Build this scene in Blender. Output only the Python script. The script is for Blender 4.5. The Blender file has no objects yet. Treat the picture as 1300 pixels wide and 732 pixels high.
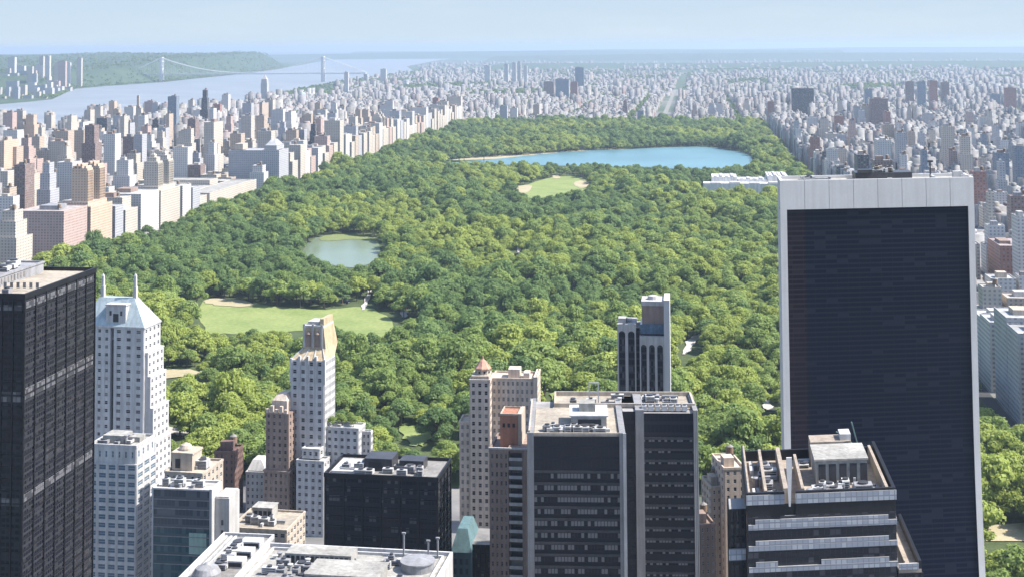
import bpy, math, random
import numpy as np
from mathutils import Vector, Matrix
R = random.Random(7)
NR = np.random.default_rng(11)
scene = bpy.context.scene
COL = scene.collection
rad = math.radians

# ------------------------------------------------------------------ camera
F, CX, HZ = 1790.0, 650.0, 58.0
PITCH, ROLL, YAW = rad(3.1), rad(0.36), math.atan(230 / 1790)
YP = HZ - F * math.tan(PITCH)
EYE = Vector((0, 0, 262))
fw = Vector((-math.sin(YAW) * math.cos(PITCH), math.cos(YAW) * math.cos(PITCH), math.sin(PITCH)))
r0 = Vector((math.cos(YAW), math.sin(YAW), 0))
u0 = r0.cross(fw)
rt = r0 * math.cos(ROLL) - u0 * math.sin(ROLL)
up = u0 * math.cos(ROLL) + r0 * math.sin(ROLL)
cam_d = bpy.data.cameras.new('camera')
cam = bpy.data.objects.new('camera', cam_d)
COL.objects.link(cam)
m = Matrix((rt, up, -fw)).transposed().to_4x4()
m.translation = EYE
cam.matrix_world = m
cam_d.sensor_width = 36
cam_d.lens = F / 1300 * 36
cam_d.shift_y = (YP - 366) / 1300
cam_d.clip_start = 1
cam_d.clip_end = 200000
scene.camera = cam

def ray(px, py):
    return fw + rt * ((px - CX) / F) + up * ((YP - py) / F)
def atz(px, py, z=0.0):
    """Where the sight line through a photo pixel meets the level z."""
    d = ray(px, py)
    t = (z - EYE.z) / d.z
    return EYE + d * t
def proj(p):
    d = Vector(p) - EYE
    zc = d.dot(fw)
    return (CX + F * d.dot(rt) / zc, YP - F * d.dot(up) / zc)
_M = np.array([rt, up, fw])
def projn(P):
    d = (np.asarray(P, float) - np.array(EYE)) @ _M.T
    return CX + F * d[:, 0] / d[:, 2], YP - F * d[:, 1] / d[:, 2], d[:, 2]
def aty(px, py, y):
    d = ray(px, py)
    return EYE + d * (y / d.y)

# ------------------------------------------------------------------ node helpers
def newmat(name):
    m = bpy.data.materials.new(name)
    m.use_nodes = True
    nt = m.node_tree
    nt.nodes.clear()
    out = nt.nodes.new('ShaderNodeOutputMaterial')
    b = nt.nodes.new('ShaderNodeBsdfPrincipled')
    nt.links.new(b.outputs[0], out.inputs[0])
    return m, nt, b
def put(nt, sock, v):
    if isinstance(v, (int, float)):
        sock.default_value = v
    elif isinstance(v, (tuple, list)):
        sock.default_value = tuple(v) + ((1,) if len(v) == 3 and len(sock.default_value) == 4 else ())
    elif v is not None:
        nt.links.new(v, sock)
def math_(nt, op, a, b=None, c=None):
    n = nt.nodes.new('ShaderNodeMath')
    n.operation = op
    put(nt, n.inputs[0], a)
    if b is not None: put(nt, n.inputs[1], b)
    if c is not None: put(nt, n.inputs[2], c)
    return n.outputs[0]
def mix(nt, f, a, b, mode='MIX'):
    n = nt.nodes.new('ShaderNodeMix')
    n.data_type = 'RGBA'
    n.blend_type = mode
    put(nt, n.inputs[0], f)
    put(nt, n.inputs[6], a)
    put(nt, n.inputs[7], b)
    return n.outputs[2]
def noise(nt, vec, scale, detail=3.0, rough=0.6):
    n = nt.nodes.new('ShaderNodeTexNoise')
    if vec is not None: nt.links.new(vec, n.inputs['Vector'])
    n.inputs['Scale'].default_value = scale
    n.inputs['Detail'].default_value = detail
    n.inputs['Roughness'].default_value = rough
    return n.outputs[0]
def ramp(nt, f, stops):
    n = nt.nodes.new('ShaderNodeValToRGB')
    put(nt, n.inputs[0], f)
    e = n.color_ramp.elements
    while len(e) < len(stops): e.new(0.5)
    for k, (p, c) in enumerate(stops):
        e[k].position = p
        e[k].color = tuple(c) + (1,)
    return n.outputs[0]
def texco(nt, which='Object'):
    return nt.nodes.new('ShaderNodeTexCoord').outputs[which]
def sep(nt, v):
    n = nt.nodes.new('ShaderNodeSeparateXYZ')
    nt.links.new(v, n.inputs[0])
    return n.outputs
def comb(nt, x, y, z):
    n = nt.nodes.new('ShaderNodeCombineXYZ')
    for s, v in zip(n.inputs, (x, y, z)): put(nt, s, v)
    return n.outputs[0]
def white(nt, v):
    n = nt.nodes.new('ShaderNodeTexWhiteNoise')
    nt.links.new(v, n.inputs[0])
    return n.outputs[0]

def plain(name, col, rough=0.8, var=0.25, scale=0.15, metal=0.0, spec=0.3, streak=0.74):
    """A weathered solid: colour varied by two scales of noise."""
    m, nt, b = newmat(name)
    v = texco(nt)
    f = math_(nt, 'ADD', math_(nt, 'MULTIPLY', noise(nt, v, scale), 0.6), math_(nt, 'MULTIPLY', noise(nt, v, scale * 9), 0.4))
    lo = tuple(c * (1 - var) for c in col)
    hi = tuple(min(1, c * (1 + var)) for c in col)
    s = sep(nt, v)
    st = noise(nt, comb(nt, s[0], s[1], math_(nt, 'MULTIPLY', s[2], 0.05)), 0.55, 4)      # rain streaks and soot
    put(nt, b.inputs['Base Color'], mix(nt, 1.0, ramp(nt, f, [(0.3, lo), (0.7, hi)]), ramp(nt, st, [(0.34, (streak, streak - .01, streak - .03)), (0.6, (1, 1, 1))]), 'MULTIPLY'))
    b.inputs['Roughness'].default_value = rough
    b.inputs['Metallic'].default_value = metal
    b.inputs['Specular IOR Level'].default_value = spec
    return m

def facade(name, wall, glass, bay=3.4, floor=3.3, wf=0.5, hf=0.55, blind=(0.35, 0.33, 0.3), pblind=0.3, roof=(0.3, 0.29, 0.28), var=0.2, attr=False, grough=0.12, spec=0.4, offx=0.0, offz=0.0):
    """Wall with a grid of panes laid out in metres; each pane drawn up or down by its own random blind."""
    m, nt, b = newmat(name)
    v = texco(nt)
    n = sep(nt, texco(nt, 'Normal'))
    s = sep(nt, v)
    side = math_(nt, 'GREATER_THAN', math_(nt, 'ABSOLUTE', n[0]), 0.7)
    u = math_(nt, 'ADD', math_(nt, 'MULTIPLY', s[1], side), math_(nt, 'MULTIPLY', s[0], math_(nt, 'SUBTRACT', 1.0, side)))
    cu = math_(nt, 'ADD', math_(nt, 'DIVIDE', u, bay), 500.0 + offx)
    cz = math_(nt, 'ADD', math_(nt, 'DIVIDE', s[2], floor), 20.0 + offz)
    fu, fz = math_(nt, 'FRACT', cu), math_(nt, 'FRACT', cz)
    du = math_(nt, 'ABSOLUTE', math_(nt, 'SUBTRACT', fu, 0.5))
    dz = math_(nt, 'ABSOLUTE', math_(nt, 'SUBTRACT', fz, 0.5))
    vert = math_(nt, 'LESS_THAN', math_(nt, 'ABSOLUTE', n[2]), 0.4)
    mask = math_(nt, 'MULTIPLY', math_(nt, 'MULTIPLY', math_(nt, 'LESS_THAN', du, wf / 2), math_(nt, 'LESS_THAN', dz, hf / 2)), vert)
    rnd = white(nt, comb(nt, math_(nt, 'FLOOR', cu), math_(nt, 'FLOOR', cz), math_(nt, 'ADD', side, 3.0)))
    g = mix(nt, math_(nt, 'MULTIPLY', math_(nt, 'LESS_THAN', rnd, pblind), 0.8), glass, blind)
    if attr:
        a = nt.nodes.new('ShaderNodeAttribute')
        a.attribute_name = 'Col'
        wallc = a.outputs[0]
    else:
        wallc = wall
    f = math_(nt, 'ADD', math_(nt, 'MULTIPLY', noise(nt, v, 0.05), 0.6), math_(nt, 'MULTIPLY', noise(nt, v, 0.7), 0.4))
    k = ramp(nt, f, [(0.3, (1 - var,) * 3), (0.7, (1 + var * 0.4,) * 3)])
    w = mix(nt, 1.0, wallc, k, 'MULTIPLY')
    rf = mix(nt, 1.0, mix(nt, 0.25, roof, wallc) if attr else roof, ramp(nt, noise(nt, v, 0.12, 4), [(0.3, (0.6,) * 3), (0.7, (1.2,) * 3)]), 'MULTIPLY')
    top = math_(nt, 'GREATER_THAN', n[2], 0.4)
    c = mix(nt, top, mix(nt, mask, w, g), rf)
    put(nt, b.inputs['Base Color'], c)
    put(nt, b.inputs['Roughness'], math_(nt, 'SUBTRACT', 0.85, math_(nt, 'MULTIPLY', mask, 0.85 - grough)))
    b.inputs['Specular IOR Level'].default_value = spec
    return m

M = {}
def MT(k): return M[k]
M['white_stone'] = plain('white_stone', (0.47, 0.465, 0.46), var=0.16)
M['marble'] = plain('white_marble', (0.68, 0.67, 0.65), var=0.12)
M['pale_stone'] = plain('pale_stone', (0.42, 0.41, 0.395), var=0.16)
M['travertine'] = plain('travertine', (0.48, 0.475, 0.465), var=0.07, rough=0.6, streak=.92)
M['cream_brick'] = plain('cream_brick', (0.43, 0.37, 0.3), var=0.15)
M['tan_brick'] = plain('tan_brick', (0.54, 0.45, 0.37), var=0.18)
M['brown_brick'] = plain('brown_brick', (0.27, 0.2, 0.165), var=0.22)
M['red_brick'] = plain('red_brick', (0.36, 0.17, 0.11), var=0.2)
M['dark_brick'] = plain('dark_brick', (0.16, 0.1, 0.085), var=0.25)
M['gold_tile'] = plain('gold_tile', (0.46, 0.36, 0.23), var=0.25, rough=0.45, scale=0.4)
M['copper'] = plain('green_copper', (0.1, 0.17, 0.18), var=0.25)
M['teal_roof'] = plain('teal_roof', (0.36, 0.43, 0.455), var=0.15)
M['roof_white'] = plain('roof_white', (0.31, 0.3, 0.275), var=0.4, scale=0.09)
M['roof_cream'] = plain('roof_cream', (0.33, 0.29, 0.235), var=0.32, scale=0.1)
M['roof_grey'] = plain('roof_grey', (0.22, 0.21, 0.2), var=0.4, scale=0.1)
M['roof_tan'] = plain('roof_tan', (0.31, 0.26, 0.21), var=0.25, scale=0.12)
M['machine'] = plain('machine_grey', (0.27, 0.27, 0.28), var=0.25, rough=0.5)
M['machine_white'] = plain('machine_white', (0.46, 0.46, 0.455), var=0.12, rough=0.5)
M['dark_metal'] = plain('dark_metal', (0.05, 0.05, 0.055), var=0.3, rough=0.4)
M['bronze'] = plain('bronze_metal', (0.012, 0.012, 0.015), var=0.3, rough=0.45)
M['grey_marble'] = plain('grey_marble', (0.24, 0.235, 0.235), var=0.15, rough=0.5)
M['timber'] = plain('tank_timber', (0.22, 0.15, 0.1), var=0.3)
M['terracotta'] = plain('terracotta', (0.45, 0.25, 0.18), var=0.2)
M['steel'] = plain('bridge_steel', (0.62, 0.63, 0.64), var=0.08, rough=0.5)
M['void'] = plain('louvre_dark', (0.03, 0.03, 0.035), var=0.3, rough=0.7)

def winmat():
    m, nt, b = newmat('window_glass')
    oi = nt.nodes.new('ShaderNodeObjectInfo')
    c = ramp(nt, oi.outputs['Random'], [(0.0, (0.015, 0.018, 0.025)), (0.55, (0.03, 0.035, 0.045)), (0.75, (0.08, 0.085, 0.09)), (1.0, (0.25, 0.24, 0.22))])
    put(nt, b.inputs['Base Color'], c)
    b.inputs['Roughness'].default_value = 0.1
    return m
M['glass'] = winmat()
M['blue_glass'] = plain('blue_glass', (0.1, 0.16, 0.22), var=0.35, rough=0.12, scale=0.5)

# ------------------------------------------------------------------ mesh builder
class MB:
    def __init__(s):
        s.v, s.f, s.m = [], [], []
    def face(s, pts, mi=0):
        b = len(s.v)
        s.v += [tuple(p) for p in pts]
        s.f.append(tuple(range(b, b + len(pts))))
        s.m.append(mi)
        return s
    def box(s, x0, x1, y0, y1, z0, z1, mi=0, bottom=True):
        b = len(s.v)
        s.v += [(x0, y0, z0), (x1, y0, z0), (x1, y1, z0), (x0, y1, z0), (x0, y0, z1), (x1, y0, z1), (x1, y1, z1), (x0, y1, z1)]
        fs = [(0, 1, 5, 4), (1, 2, 6, 5), (2, 3, 7, 6), (3, 0, 4, 7), (4, 5, 6, 7)] + ([(3, 2, 1, 0)] if bottom else [])
        for q in fs:
            s.f.append(tuple(b + k for k in q))
            s.m.append(mi)
        return s
    def frustum(s, lo, z0, hi, z1, mi=0):
        """lo, hi: (x0,x1,y0,y1) rectangles; a hipped or tapering solid."""
        b = len(s.v)
        for (x0, x1, y0, y1), z in ((lo, z0), (hi, z1)):
            s.v += [(x0, y0, z), (x1, y0, z), (x1, y1, z), (x0, y1, z)]
        for q in [(0, 1, 5, 4), (1, 2, 6, 5), (2, 3, 7, 6), (3, 0, 4, 7), (4, 5, 6, 7), (3, 2, 1, 0)]:
            s.f.append(tuple(b + k for k in q))
            s.m.append(mi)
        return s
    def lathe(s, cx, cy, prof, n=16, mi=0):
        b = len(s.v)
        for r, z in prof:
            for k in range(n):
                a = 2 * math.pi * k / n
                s.v.append((cx + r * math.cos(a), cy + r * math.sin(a), z))
        for j in range(len(prof) - 1):
            for k in range(n):
                k2 = (k + 1) % n
                s.f.append((b + j * n + k, b + j * n + k2, b + (j + 1) * n + k2, b + (j + 1) * n + k))
                s.m.append(mi)
        s.f.append(tuple(b + (len(prof) - 1) * n + k for k in range(n)))
        s.m.append(mi)
        s.f.append(tuple(b + n - 1 - k for k in range(n)))
        s.m.append(mi)
        return s
    def bar(s, a, b_, r, mi=0, n=5):
        a, b_ = Vector(a), Vector(b_)
        d = (b_ - a).normalized()
        x = d.orthogonal().normalized()
        y = d.cross(x)
        b = len(s.v)
        for p in (a, b_):
            for k in range(n):
                t = 2 * math.pi * k / n
                s.v.append(tuple(p + x * (r * math.cos(t)) + y * (r * math.sin(t))))
        for k in range(n):
            k2 = (k + 1) % n
            s.f.append((b + k, b + k2, b + n + k2, b + n + k))
            s.m.append(mi)
        s.f.append(tuple(b + n - 1 - k for k in range(n)))
        s.f.append(tuple(b + n + k for k in range(n)))
        s.m += [mi, mi]
        return s
    def mesh(s, name, mats):
        me = bpy.data.meshes.new(name)
        me.from_pydata(s.v, [], s.f)
        for k in (mats if isinstance(mats, (list, tuple)) else [mats]):
            me.materials.append(M[k] if isinstance(k, str) else k)
        me.polygons.foreach_set('material_index', s.m)
        me.update()
        return me
    def build(s, name, mats, parent=None):
        if parent and parent.name in SKEW: s.v = [(x, y + SKEW[parent.name] * x, z) for x, y, z in s.v]
        o = bpy.data.objects.new(name, s.mesh(name, mats))
        COL.objects.link(o)
        if parent: o.parent = parent
        return o

def tag(o, label=None, cat=None, group=None, kind=None):
    if label: o['label'] = label
    if cat: o['category'] = cat
    if group: o['group'] = group
    if kind: o['kind'] = kind
    return o
def thing(name, loc, rz, label, cat, group=None):
    o = bpy.data.objects.new(name, None)
    o.empty_display_size = 5
    COL.objects.link(o)
    o.location = loc
    o.rotation_euler = (0, 0, rz)
    return tag(o, label, cat, group)

# ------------------------------------------------------------------ hero building frame
occl = []          # photo rectangles hidden by the near towers: (x0, x1, y0, distance)
foot = []          # footprints to keep trees and filler out of
SKEW = {}         # plots whose street front runs askew to their side walls
class Site:
    """A building plot read from roof corners: local x along the street front, y to the back."""
    def __init__(s, name, z, fl, fr, label, cat, depth=None, br=None, width=None, group=None, skew=False):
        a, b = atz(*fl, z), atz(*fr, z)
        u = Vector((b.x - a.x, b.y - a.y, 0))
        s.k = 0.0
        if skew:
            s.k = u.y / u.x
            u = Vector((u.x, 0, 0))
        s.W = u.length
        s.rz = math.atan2(u.y, u.x)
        s.init(name, a, z, label, cat, depth, br, b, group)
        occl.append((min(fl[0], fr[0]), max(fl[0], fr[0]), min(fl[1], fr[1]), a.y))
    def init(s, name, a, z, label, cat, depth, br, b, group):
        s.z = z
        s.o = Vector((a.x, a.y, 0))
        s.ux = Vector((math.cos(s.rz), math.sin(s.rz), 0))
        s.uy = Vector((-s.ux.y, s.ux.x, 0))
        if depth is None:
            q = atz(*br, z)
            depth = max(6, (Vector((q.x, q.y, 0)) - s.o).dot(s.uy))
        s.L = depth
        s.root = thing(name, s.o, s.rz, label, cat, group)
        s.k = getattr(s, 'k', 0.0)
        if s.k: SKEW[s.root.name] = s.k
        foot.append((s.o, s.ux, s.uy, s.W, s.L))
    def w(s, x, y, z): return s.o + s.ux * x + s.uy * y + Vector((0, 0, z))
    def x(s, px, py=None, y=0.0):
        """Local x on the plane y that shows at photo column px (height does not matter much)."""
        py = py if py is not None else 500
        d = ray(px, py)
        n = s.uy - s.ux * s.k
        t = ((s.o + s.uy * y) - EYE).dot(n) / Vector((d.x, d.y, 0)).dot(n) if True else 0
        e = EYE + d * t
        return (Vector((e.x, e.y, 0)) - s.o).dot(s.ux)
    def zz(s, px, py, y=0.0):
        d = ray(px, py)
        n = s.uy - s.ux * s.k
        t = ((s.o + s.uy * y) - Vector((EYE.x, EYE.y, 0))).dot(n) / Vector((d.x, d.y, 0)).dot(n)
        return EYE.z + d.z * t

WM = {}
def window_mesh(w, h, glass='glass', frame='white_stone'):
    k = (round(w, 1), round(h, 1), glass, frame)
    if k not in WM:
        w, h = k[0], k[1]
        b = MB()
        b.box(-w / 2, w / 2, 0, 0.12, 0, h, 1)
        t = 0.13
        b.box(-w / 2, -w / 2 + t, -0.1, -0.003, 0, h, 0)
        b.box(w / 2 - t, w / 2, -0.1, -0.003, 0, h, 0)
        b.box(-w / 2 + t, w / 2 - t, -0.1, -0.003, h - t, h, 0)
        b.box(-w / 2 + t, w / 2 - t, -0.16, -0.003, 0, t, 0)
        b.box(-w / 2 + t, w / 2 - t, -0.08, -0.003, h * 0.5 - t / 2, h * 0.5 + t / 2, 0)
        WM[k] = b.mesh('window', [frame, glass])
    return WM[k]
def put_windows(root, wins, glass='glass', frame='white_stone', most=100):
    """wins: (x, y, z, turn, w, h, rank). The 100 that show best are parts of their own, the rest one mesh."""
    wins = sorted(wins, key=lambda q: q[6])
    for (x, y, z, a, w, h, _) in wins[:most]:
        o = bpy.data.objects.new('window', window_mesh(w, h, glass, frame))
        COL.objects.link(o)
        o.parent = root
        o.location = (x, y, z)
        o.rotation_euler = (0, 0, a)
    if len(wins) > most:
        b = MB()
        for (x, y, z, a, w, h, _) in wins[most:]:
            me = window_mesh(w, h, glass, frame)
            k = len(b.v)
            ca, sa = math.cos(a), math.sin(a)
            for v in me.vertices:
                b.v.append((x + v.co.x * ca - v.co.y * sa, y + v.co.x * sa + v.co.y * ca, z + v.co.z))
            for p in me.polygons:
                b.f.append(tuple(k + q for q in p.vertices))
                b.m.append(p.material_index)
        o = b.build('window', [frame, glass], root)
        o['kind'] = 'stuff'

def skin(mb, face, a0, a1, plane, z0, z1, nb, nf, wf, hf, d, wins, mi=0, rank=0, skip=None):
    """Piers and spandrels standing d proud of the core; the openings between them take the windows."""
    bay, fh = (a1 - a0) / nb, (z1 - z0) / nf
    p = bay * (1 - wf)
    def bx(u0, u1, w0, w1, dd):
        if face == 'S': mb.box(u0, u1, plane, plane + dd, w0, w1, mi)
        elif face == 'E': mb.box(plane - dd, plane, u0, u1, w0, w1, mi)
        else: mb.box(plane, plane + dd, u0, u1, w0, w1, mi)
    for k in range(nb + 1):
        c = a0 + k * bay
        bx(max(a0, c - p / 2), min(a1, c + p / 2), z0, z1, d)
    for j in range(nf):
        zs = z0 + j * fh
        for k in range(nb):
            u0, u1 = a0 + k * bay + p / 2, a0 + (k + 1) * bay - p / 2
            g = 0.04
            if skip and skip(k, j):
                bx(u0, u1, zs, zs + fh, d - g)
                continue
            bx(u0, u1, zs, zs + fh * (1 - hf) * 0.6, d - g)
            bx(u0, u1, zs + fh * (1 - (1 - hf) * 0.4), zs + fh, d - g)
            uc, zb, w, h = (u0 + u1) / 2, zs + fh * (1 - hf) * 0.6, u1 - u0, fh * hf
            r = rank + j * -0.01
            if face == 'S': wins.append((uc, plane + d - 0.02, zb, 0, w, h, r))
            elif face == 'E': wins.append((plane - d + 0.02, uc, zb, math.pi / 2, w, h, r + 0.5))
            else: wins.append((plane + d - 0.02, uc, zb, -math.pi / 2, w, h, r + 0.5))
def block(mb, x0, x1, y0, y1, z0, z1, faces, wins, fh, bays, wf=0.45, hf=0.5, d=0.35, mi=0, rank=0, parapet=1.0, skip=None, roofmi=None):
    """One masonry volume: core, relief on the named faces, parapet. faces: e.g. 'SE'."""
    cx0, cx1, cy0 = x0 + (d if 'W' in faces else 0), x1 - (d if 'E' in faces else 0), y0 + (d if 'S' in faces else 0)
    mb.box(cx0, cx1, cy0, y1, 0 if z0 <= 0 else z0, z1, mi)
    nf = max(1, int(round((z1 - z0) / fh)))
    for f_, n in zip(faces, bays):
        if f_ == 'S': skin(mb, 'S', cx0, cx1, y0, z0, z1, n, nf, wf, hf, d, wins, mi, rank, skip)
        elif f_ == 'E': skin(mb, 'E', cy0, y1, x1, z0, z1, n, nf, wf, hf, d, wins, mi, rank)
        else: skin(mb, 'W', cy0, y1, x0, z0, z1, n, nf, wf, hf, d, wins, mi, rank)
    if parapet:
        t = 0.5
        mb.box(x0 - 0.15, x1 + 0.15, y0 - 0.15, y0 + t, z1 + 0.003, z1 + parapet, mi)
        mb.box(x0 - 0.15, x1 + 0.15, y1 - t, y1 + 0.15, z1 + 0.003, z1 + parapet, mi)
        mb.box(x0 - 0.15, x0 + t, y0 + t, y1 - t, z1 + 0.003, z1 + parapet, mi)
        mb.box(x1 - t, x1 + 0.15, y0 + t, y1 - t, z1 + 0.003, z1 + parapet, mi)
    if roofmi is not None:
        mb.box(x0 + 0.55, x1 - 0.55, y0 + 0.55, y1 - 0.55, z1 + 0.003, z1 + 0.15, roofmi)

def plant(root, x0, x1, y0, y1, z, n, seed, mats=('machine', 'machine_white', 'dark_metal'), hmax=4.0):
    """Rooftop machinery: each unit a part with legs, louvres and a fan drum, plus ducts between."""
    r = random.Random(seed)
    for k in range(n):
        w, l, h = r.uniform(1.5, 5.5), r.uniform(1.5, 4.5), r.uniform(1.0, hmax)
        x, y = r.uniform(x0, max(x0, x1 - w)), r.uniform(y0, max(y0, y1 - l))
        b = MB()
        t = r.random()
        mt = r.choice(mats[:2])
        if t < 0.55:
            b.box(x, x + w, y, y + l, z + 0.4, z + h, 0)
            for lx in (x + 0.15, x + w - 0.35):
                b.box(lx, lx + 0.2, y + 0.1, y + l - 0.1, z, z + 0.397, 1)
            for q in range(int(h / 0.7)):
                b.box(x + 0.3, x + w - 0.3, y - 0.06, y - 0.003, z + 0.6 + q * 0.6, z + 0.9 + q * 0.6, 1)
            f = MB().lathe(x + w / 2, y + l / 2, [(min(w, l) * 0.38, z + h + 0.003), (min(w, l) * 0.38, z + h + 0.5)], 12)
            if root.name in SKEW: f.v = [(q[0], q[1] + SKEW[root.name] * q[0], q[2]) for q in f.v]
            f.build('fan', ['dark_metal'], b.build('air_handler', [mt, 'dark_metal'], root))
        elif t < 0.8:
            w2 = r.uniform(4, 10)
            x = min(x, x1 - w2) if x1 - w2 > x0 else x0
            if r.random() < 0.5: b.box(x, min(x1, x + w2), y, y + 1.1, z + 0.5, z + 1.5, 0)
            else: b.box(x, x + 1.1, y, min(y1, y + w2), z + 0.5, z + 1.5, 0)
            b.box(x, x + 1.1, y, y + 1.1, z, z + 0.497, 0)
            b.build('duct', [mt], root)
        else:
            b.lathe(x + 1, y + 1, [(0.7, z), (0.7, z + h * 0.8), (0.95, z + h * 0.85), (0.95, z + h * 0.95), (0.3, z + h)], 10, 0)
            b.build('vent_stack', [mt], root)
TANKS = {}
def water_tank(root, x, y, z, r=2.0, h=3.6):
    if (r, h) not in TANKS:
        s = MB()
        for dx in (-1, 1):
            for dy in (-1, 1):
                s.box(dx * r * 0.6 - 0.15, dx * r * 0.6 + 0.15, dy * r * 0.6 - 0.15, dy * r * 0.6 + 0.15, 0, 2.4)
        s.box(-r, r, -r, r, 2.403, 2.7)
        TANKS[r, h] = (MB().lathe(0, 0, [(r, 2.703), (r, 2.7 + h)], 14).mesh('water_tank', 'timber'), s.mesh('tank_stand', 'dark_metal'), MB().lathe(0, 0, [(r * 1.06, 2.703 + h), (0.1, 2.7 + h + r * 0.7)], 14).mesh('tank_roof', 'roof_grey'))
    o = None
    for nm, me in zip(('water_tank', 'tank_stand', 'tank_roof'), TANKS[r, h]):
        c = bpy.data.objects.new(nm, me); COL.objects.link(c)
        if o is None: o = c; c.parent = root; c.location = (x, y, z)
        else: c.parent = o
    return o
def parapet_ring(b, x0, x1, y0, y1, z, h, t=0.6, mi=0):
    b.box(x0, x1, y0, y0 + t, z, z + h, mi)
    b.box(x0, x1, y1 - t, y1, z, z + h, mi)
    b.box(x0, x0 + t, y0 + t, y1 - t, z, z + h, mi)
    b.box(x1 - t, x1, y0 + t, y1 - t, z, z + h, mi)
#HEROES#
# ------------------------------------------------------------------ near towers
M['black_glass'] = facade('black_glass', (0.026, 0.026, 0.03), (0.009, 0.01, 0.015), bay=1.5, floor=1.85, wf=0.8, hf=0.6, blind=(0.035, 0.035, 0.04), pblind=0.2, roof=(0.2, 0.19, 0.18), grough=0.08, spec=0.25)
M['navy_glass'] = facade('navy_glass', (0.006, 0.009, 0.02), (0.002, 0.004, 0.014), bay=4.6, floor=1.95, wf=0.975, hf=0.66, blind=(0.012, 0.015, 0.027), pblind=0.1, roof=(0.3, 0.28, 0.26), grough=0.07, spec=0.1, var=0.3)
M['maroon_glass'] = facade('maroon_glass', (0.012, 0.0085, 0.014), (0.007, 0.004, 0.009), bay=4.6, floor=1.95, wf=0.975, hf=0.66, blind=(0.016, 0.011, 0.018), pblind=0.12, grough=0.1, spec=0.2)
M['slab_glass'] = facade('slab_glass', (0.016, 0.016, 0.02), (0.01, 0.012, 0.018), bay=1.2, floor=4.2, wf=0.82, hf=0.4, blind=(0.2, 0.195, 0.19), pblind=0.58, roof=(0.42, 0.36, 0.28), grough=0.1, spec=0.25)
M['slab_plain'] = facade('slab_plain', (0.016, 0.017, 0.024), (0.011, 0.013, 0.02), bay=1.55, floor=4.2, wf=0.9, hf=0.7, pblind=0.0, grough=0.15, spec=0.25)
M['box_glass'] = facade('box_glass', (0.022, 0.022, 0.028), (0.012, 0.014, 0.02), bay=1.5, floor=3.8, wf=0.84, hf=0.55, blind=(0.12, 0.12, 0.12), pblind=0.15, roof=(0.22, 0.21, 0.2), grough=0.1, spec=0.25)
M['step_glass'] = facade('step_glass', (0.02, 0.021, 0.027), (0.014, 0.017, 0.024), bay=1.5, floor=1.8, wf=0.88, hf=0.8, blind=(0.07, 0.07, 0.08), pblind=0.15, grough=0.08)
M['step_band'] = facade('step_band', (0.18, 0.195, 0.22), (0.24, 0.26, 0.3), bay=1.5, floor=1.5, wf=0.82, hf=0.8, blind=(0.34, 0.36, 0.39), pblind=0.3, grough=0.2)
M['grey_glass'] = facade('grey_glass', (0.1, 0.11, 0.12), (0.06, 0.07, 0.085), bay=1.5, floor=3.6, wf=0.9, hf=0.7, blind=(0.13, 0.14, 0.15), pblind=0.35, roof=(0.4, 0.38, 0.35), grough=0.12)
M['teal_glass'] = facade('teal_glass', (0.07, 0.1, 0.11), (0.03, 0.075, 0.09), bay=1.5, floor=3.6, wf=0.9, hf=0.7, blind=(0.08, 0.13, 0.14), pblind=0.35, grough=0.1)
M['pale_reflection_glass'] = facade('pale_reflection_glass', (0.03, 0.03, 0.034), (0.05, 0.05, 0.056), bay=1.5, floor=1.85, wf=0.86, hf=0.9, blind=(0.15, 0.15, 0.16), pblind=0.55, grough=0.15)  # pale reflections put into the pane colours
M['pale_glass'] = plain('pale_green_glass', (0.3, 0.42, 0.36), var=0.1, rough=0.25)
M['strip_glass'] = facade('strip_glass', (0.03, 0.03, 0.035), (0.012, 0.014, 0.02), bay=1.2, floor=3.6, wf=0.9, hf=0.72, blind=(0.09, 0.09, 0.1), pblind=0.2, grough=0.1)

def curtain(s, x0, x1, y0, y1, z0, z1, glass, metal, nS, nE, fh, vw=0.5, vd=0.4, hw=0.45, hd=0.2, faces='SE', name='glazing'):
    MB().box(x0, x1, y0, y1, z0, z1).build(name, [glass], s.root)
    b = MB()
    for f_, n, a0, a1 in (('S', nS, x0, x1), ('E', nE, y0, y1), ('W', nE, y0, y1)):
        if f_ not in faces: continue
        for k in range(n + 1):
            c = a0 + (a1 - a0) * k / n
            if f_ == 'S': b.box(c - vw / 2, c + vw / 2, y0 - vd, y0 - 0.003, z0, z1)
            elif f_ == 'E': b.box(x1 + 0.003, x1 + vd, c - vw / 2, c + vw / 2, z0, z1)
            else: b.box(x0 - vd, x0 - 0.003, c - vw / 2, c + vw / 2, z0, z1)
        z = z1
        while z > max(z0, 0) + 1:
            if f_ == 'S': b.box(x0 + vw, x1 - vw, y0 - hd, y0 - 0.005, z - hw, z)
            elif f_ == 'E': b.box(x1 + 0.005, x1 + hd, y0 + vw, y1 - vw, z - hw, z)
            else: b.box(x0 - hd, x0 - 0.005, y0 + vw, y1 - vw, z - hw, z)
            z -= fh
    b.build('mullions', [metal], s.root)

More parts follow.
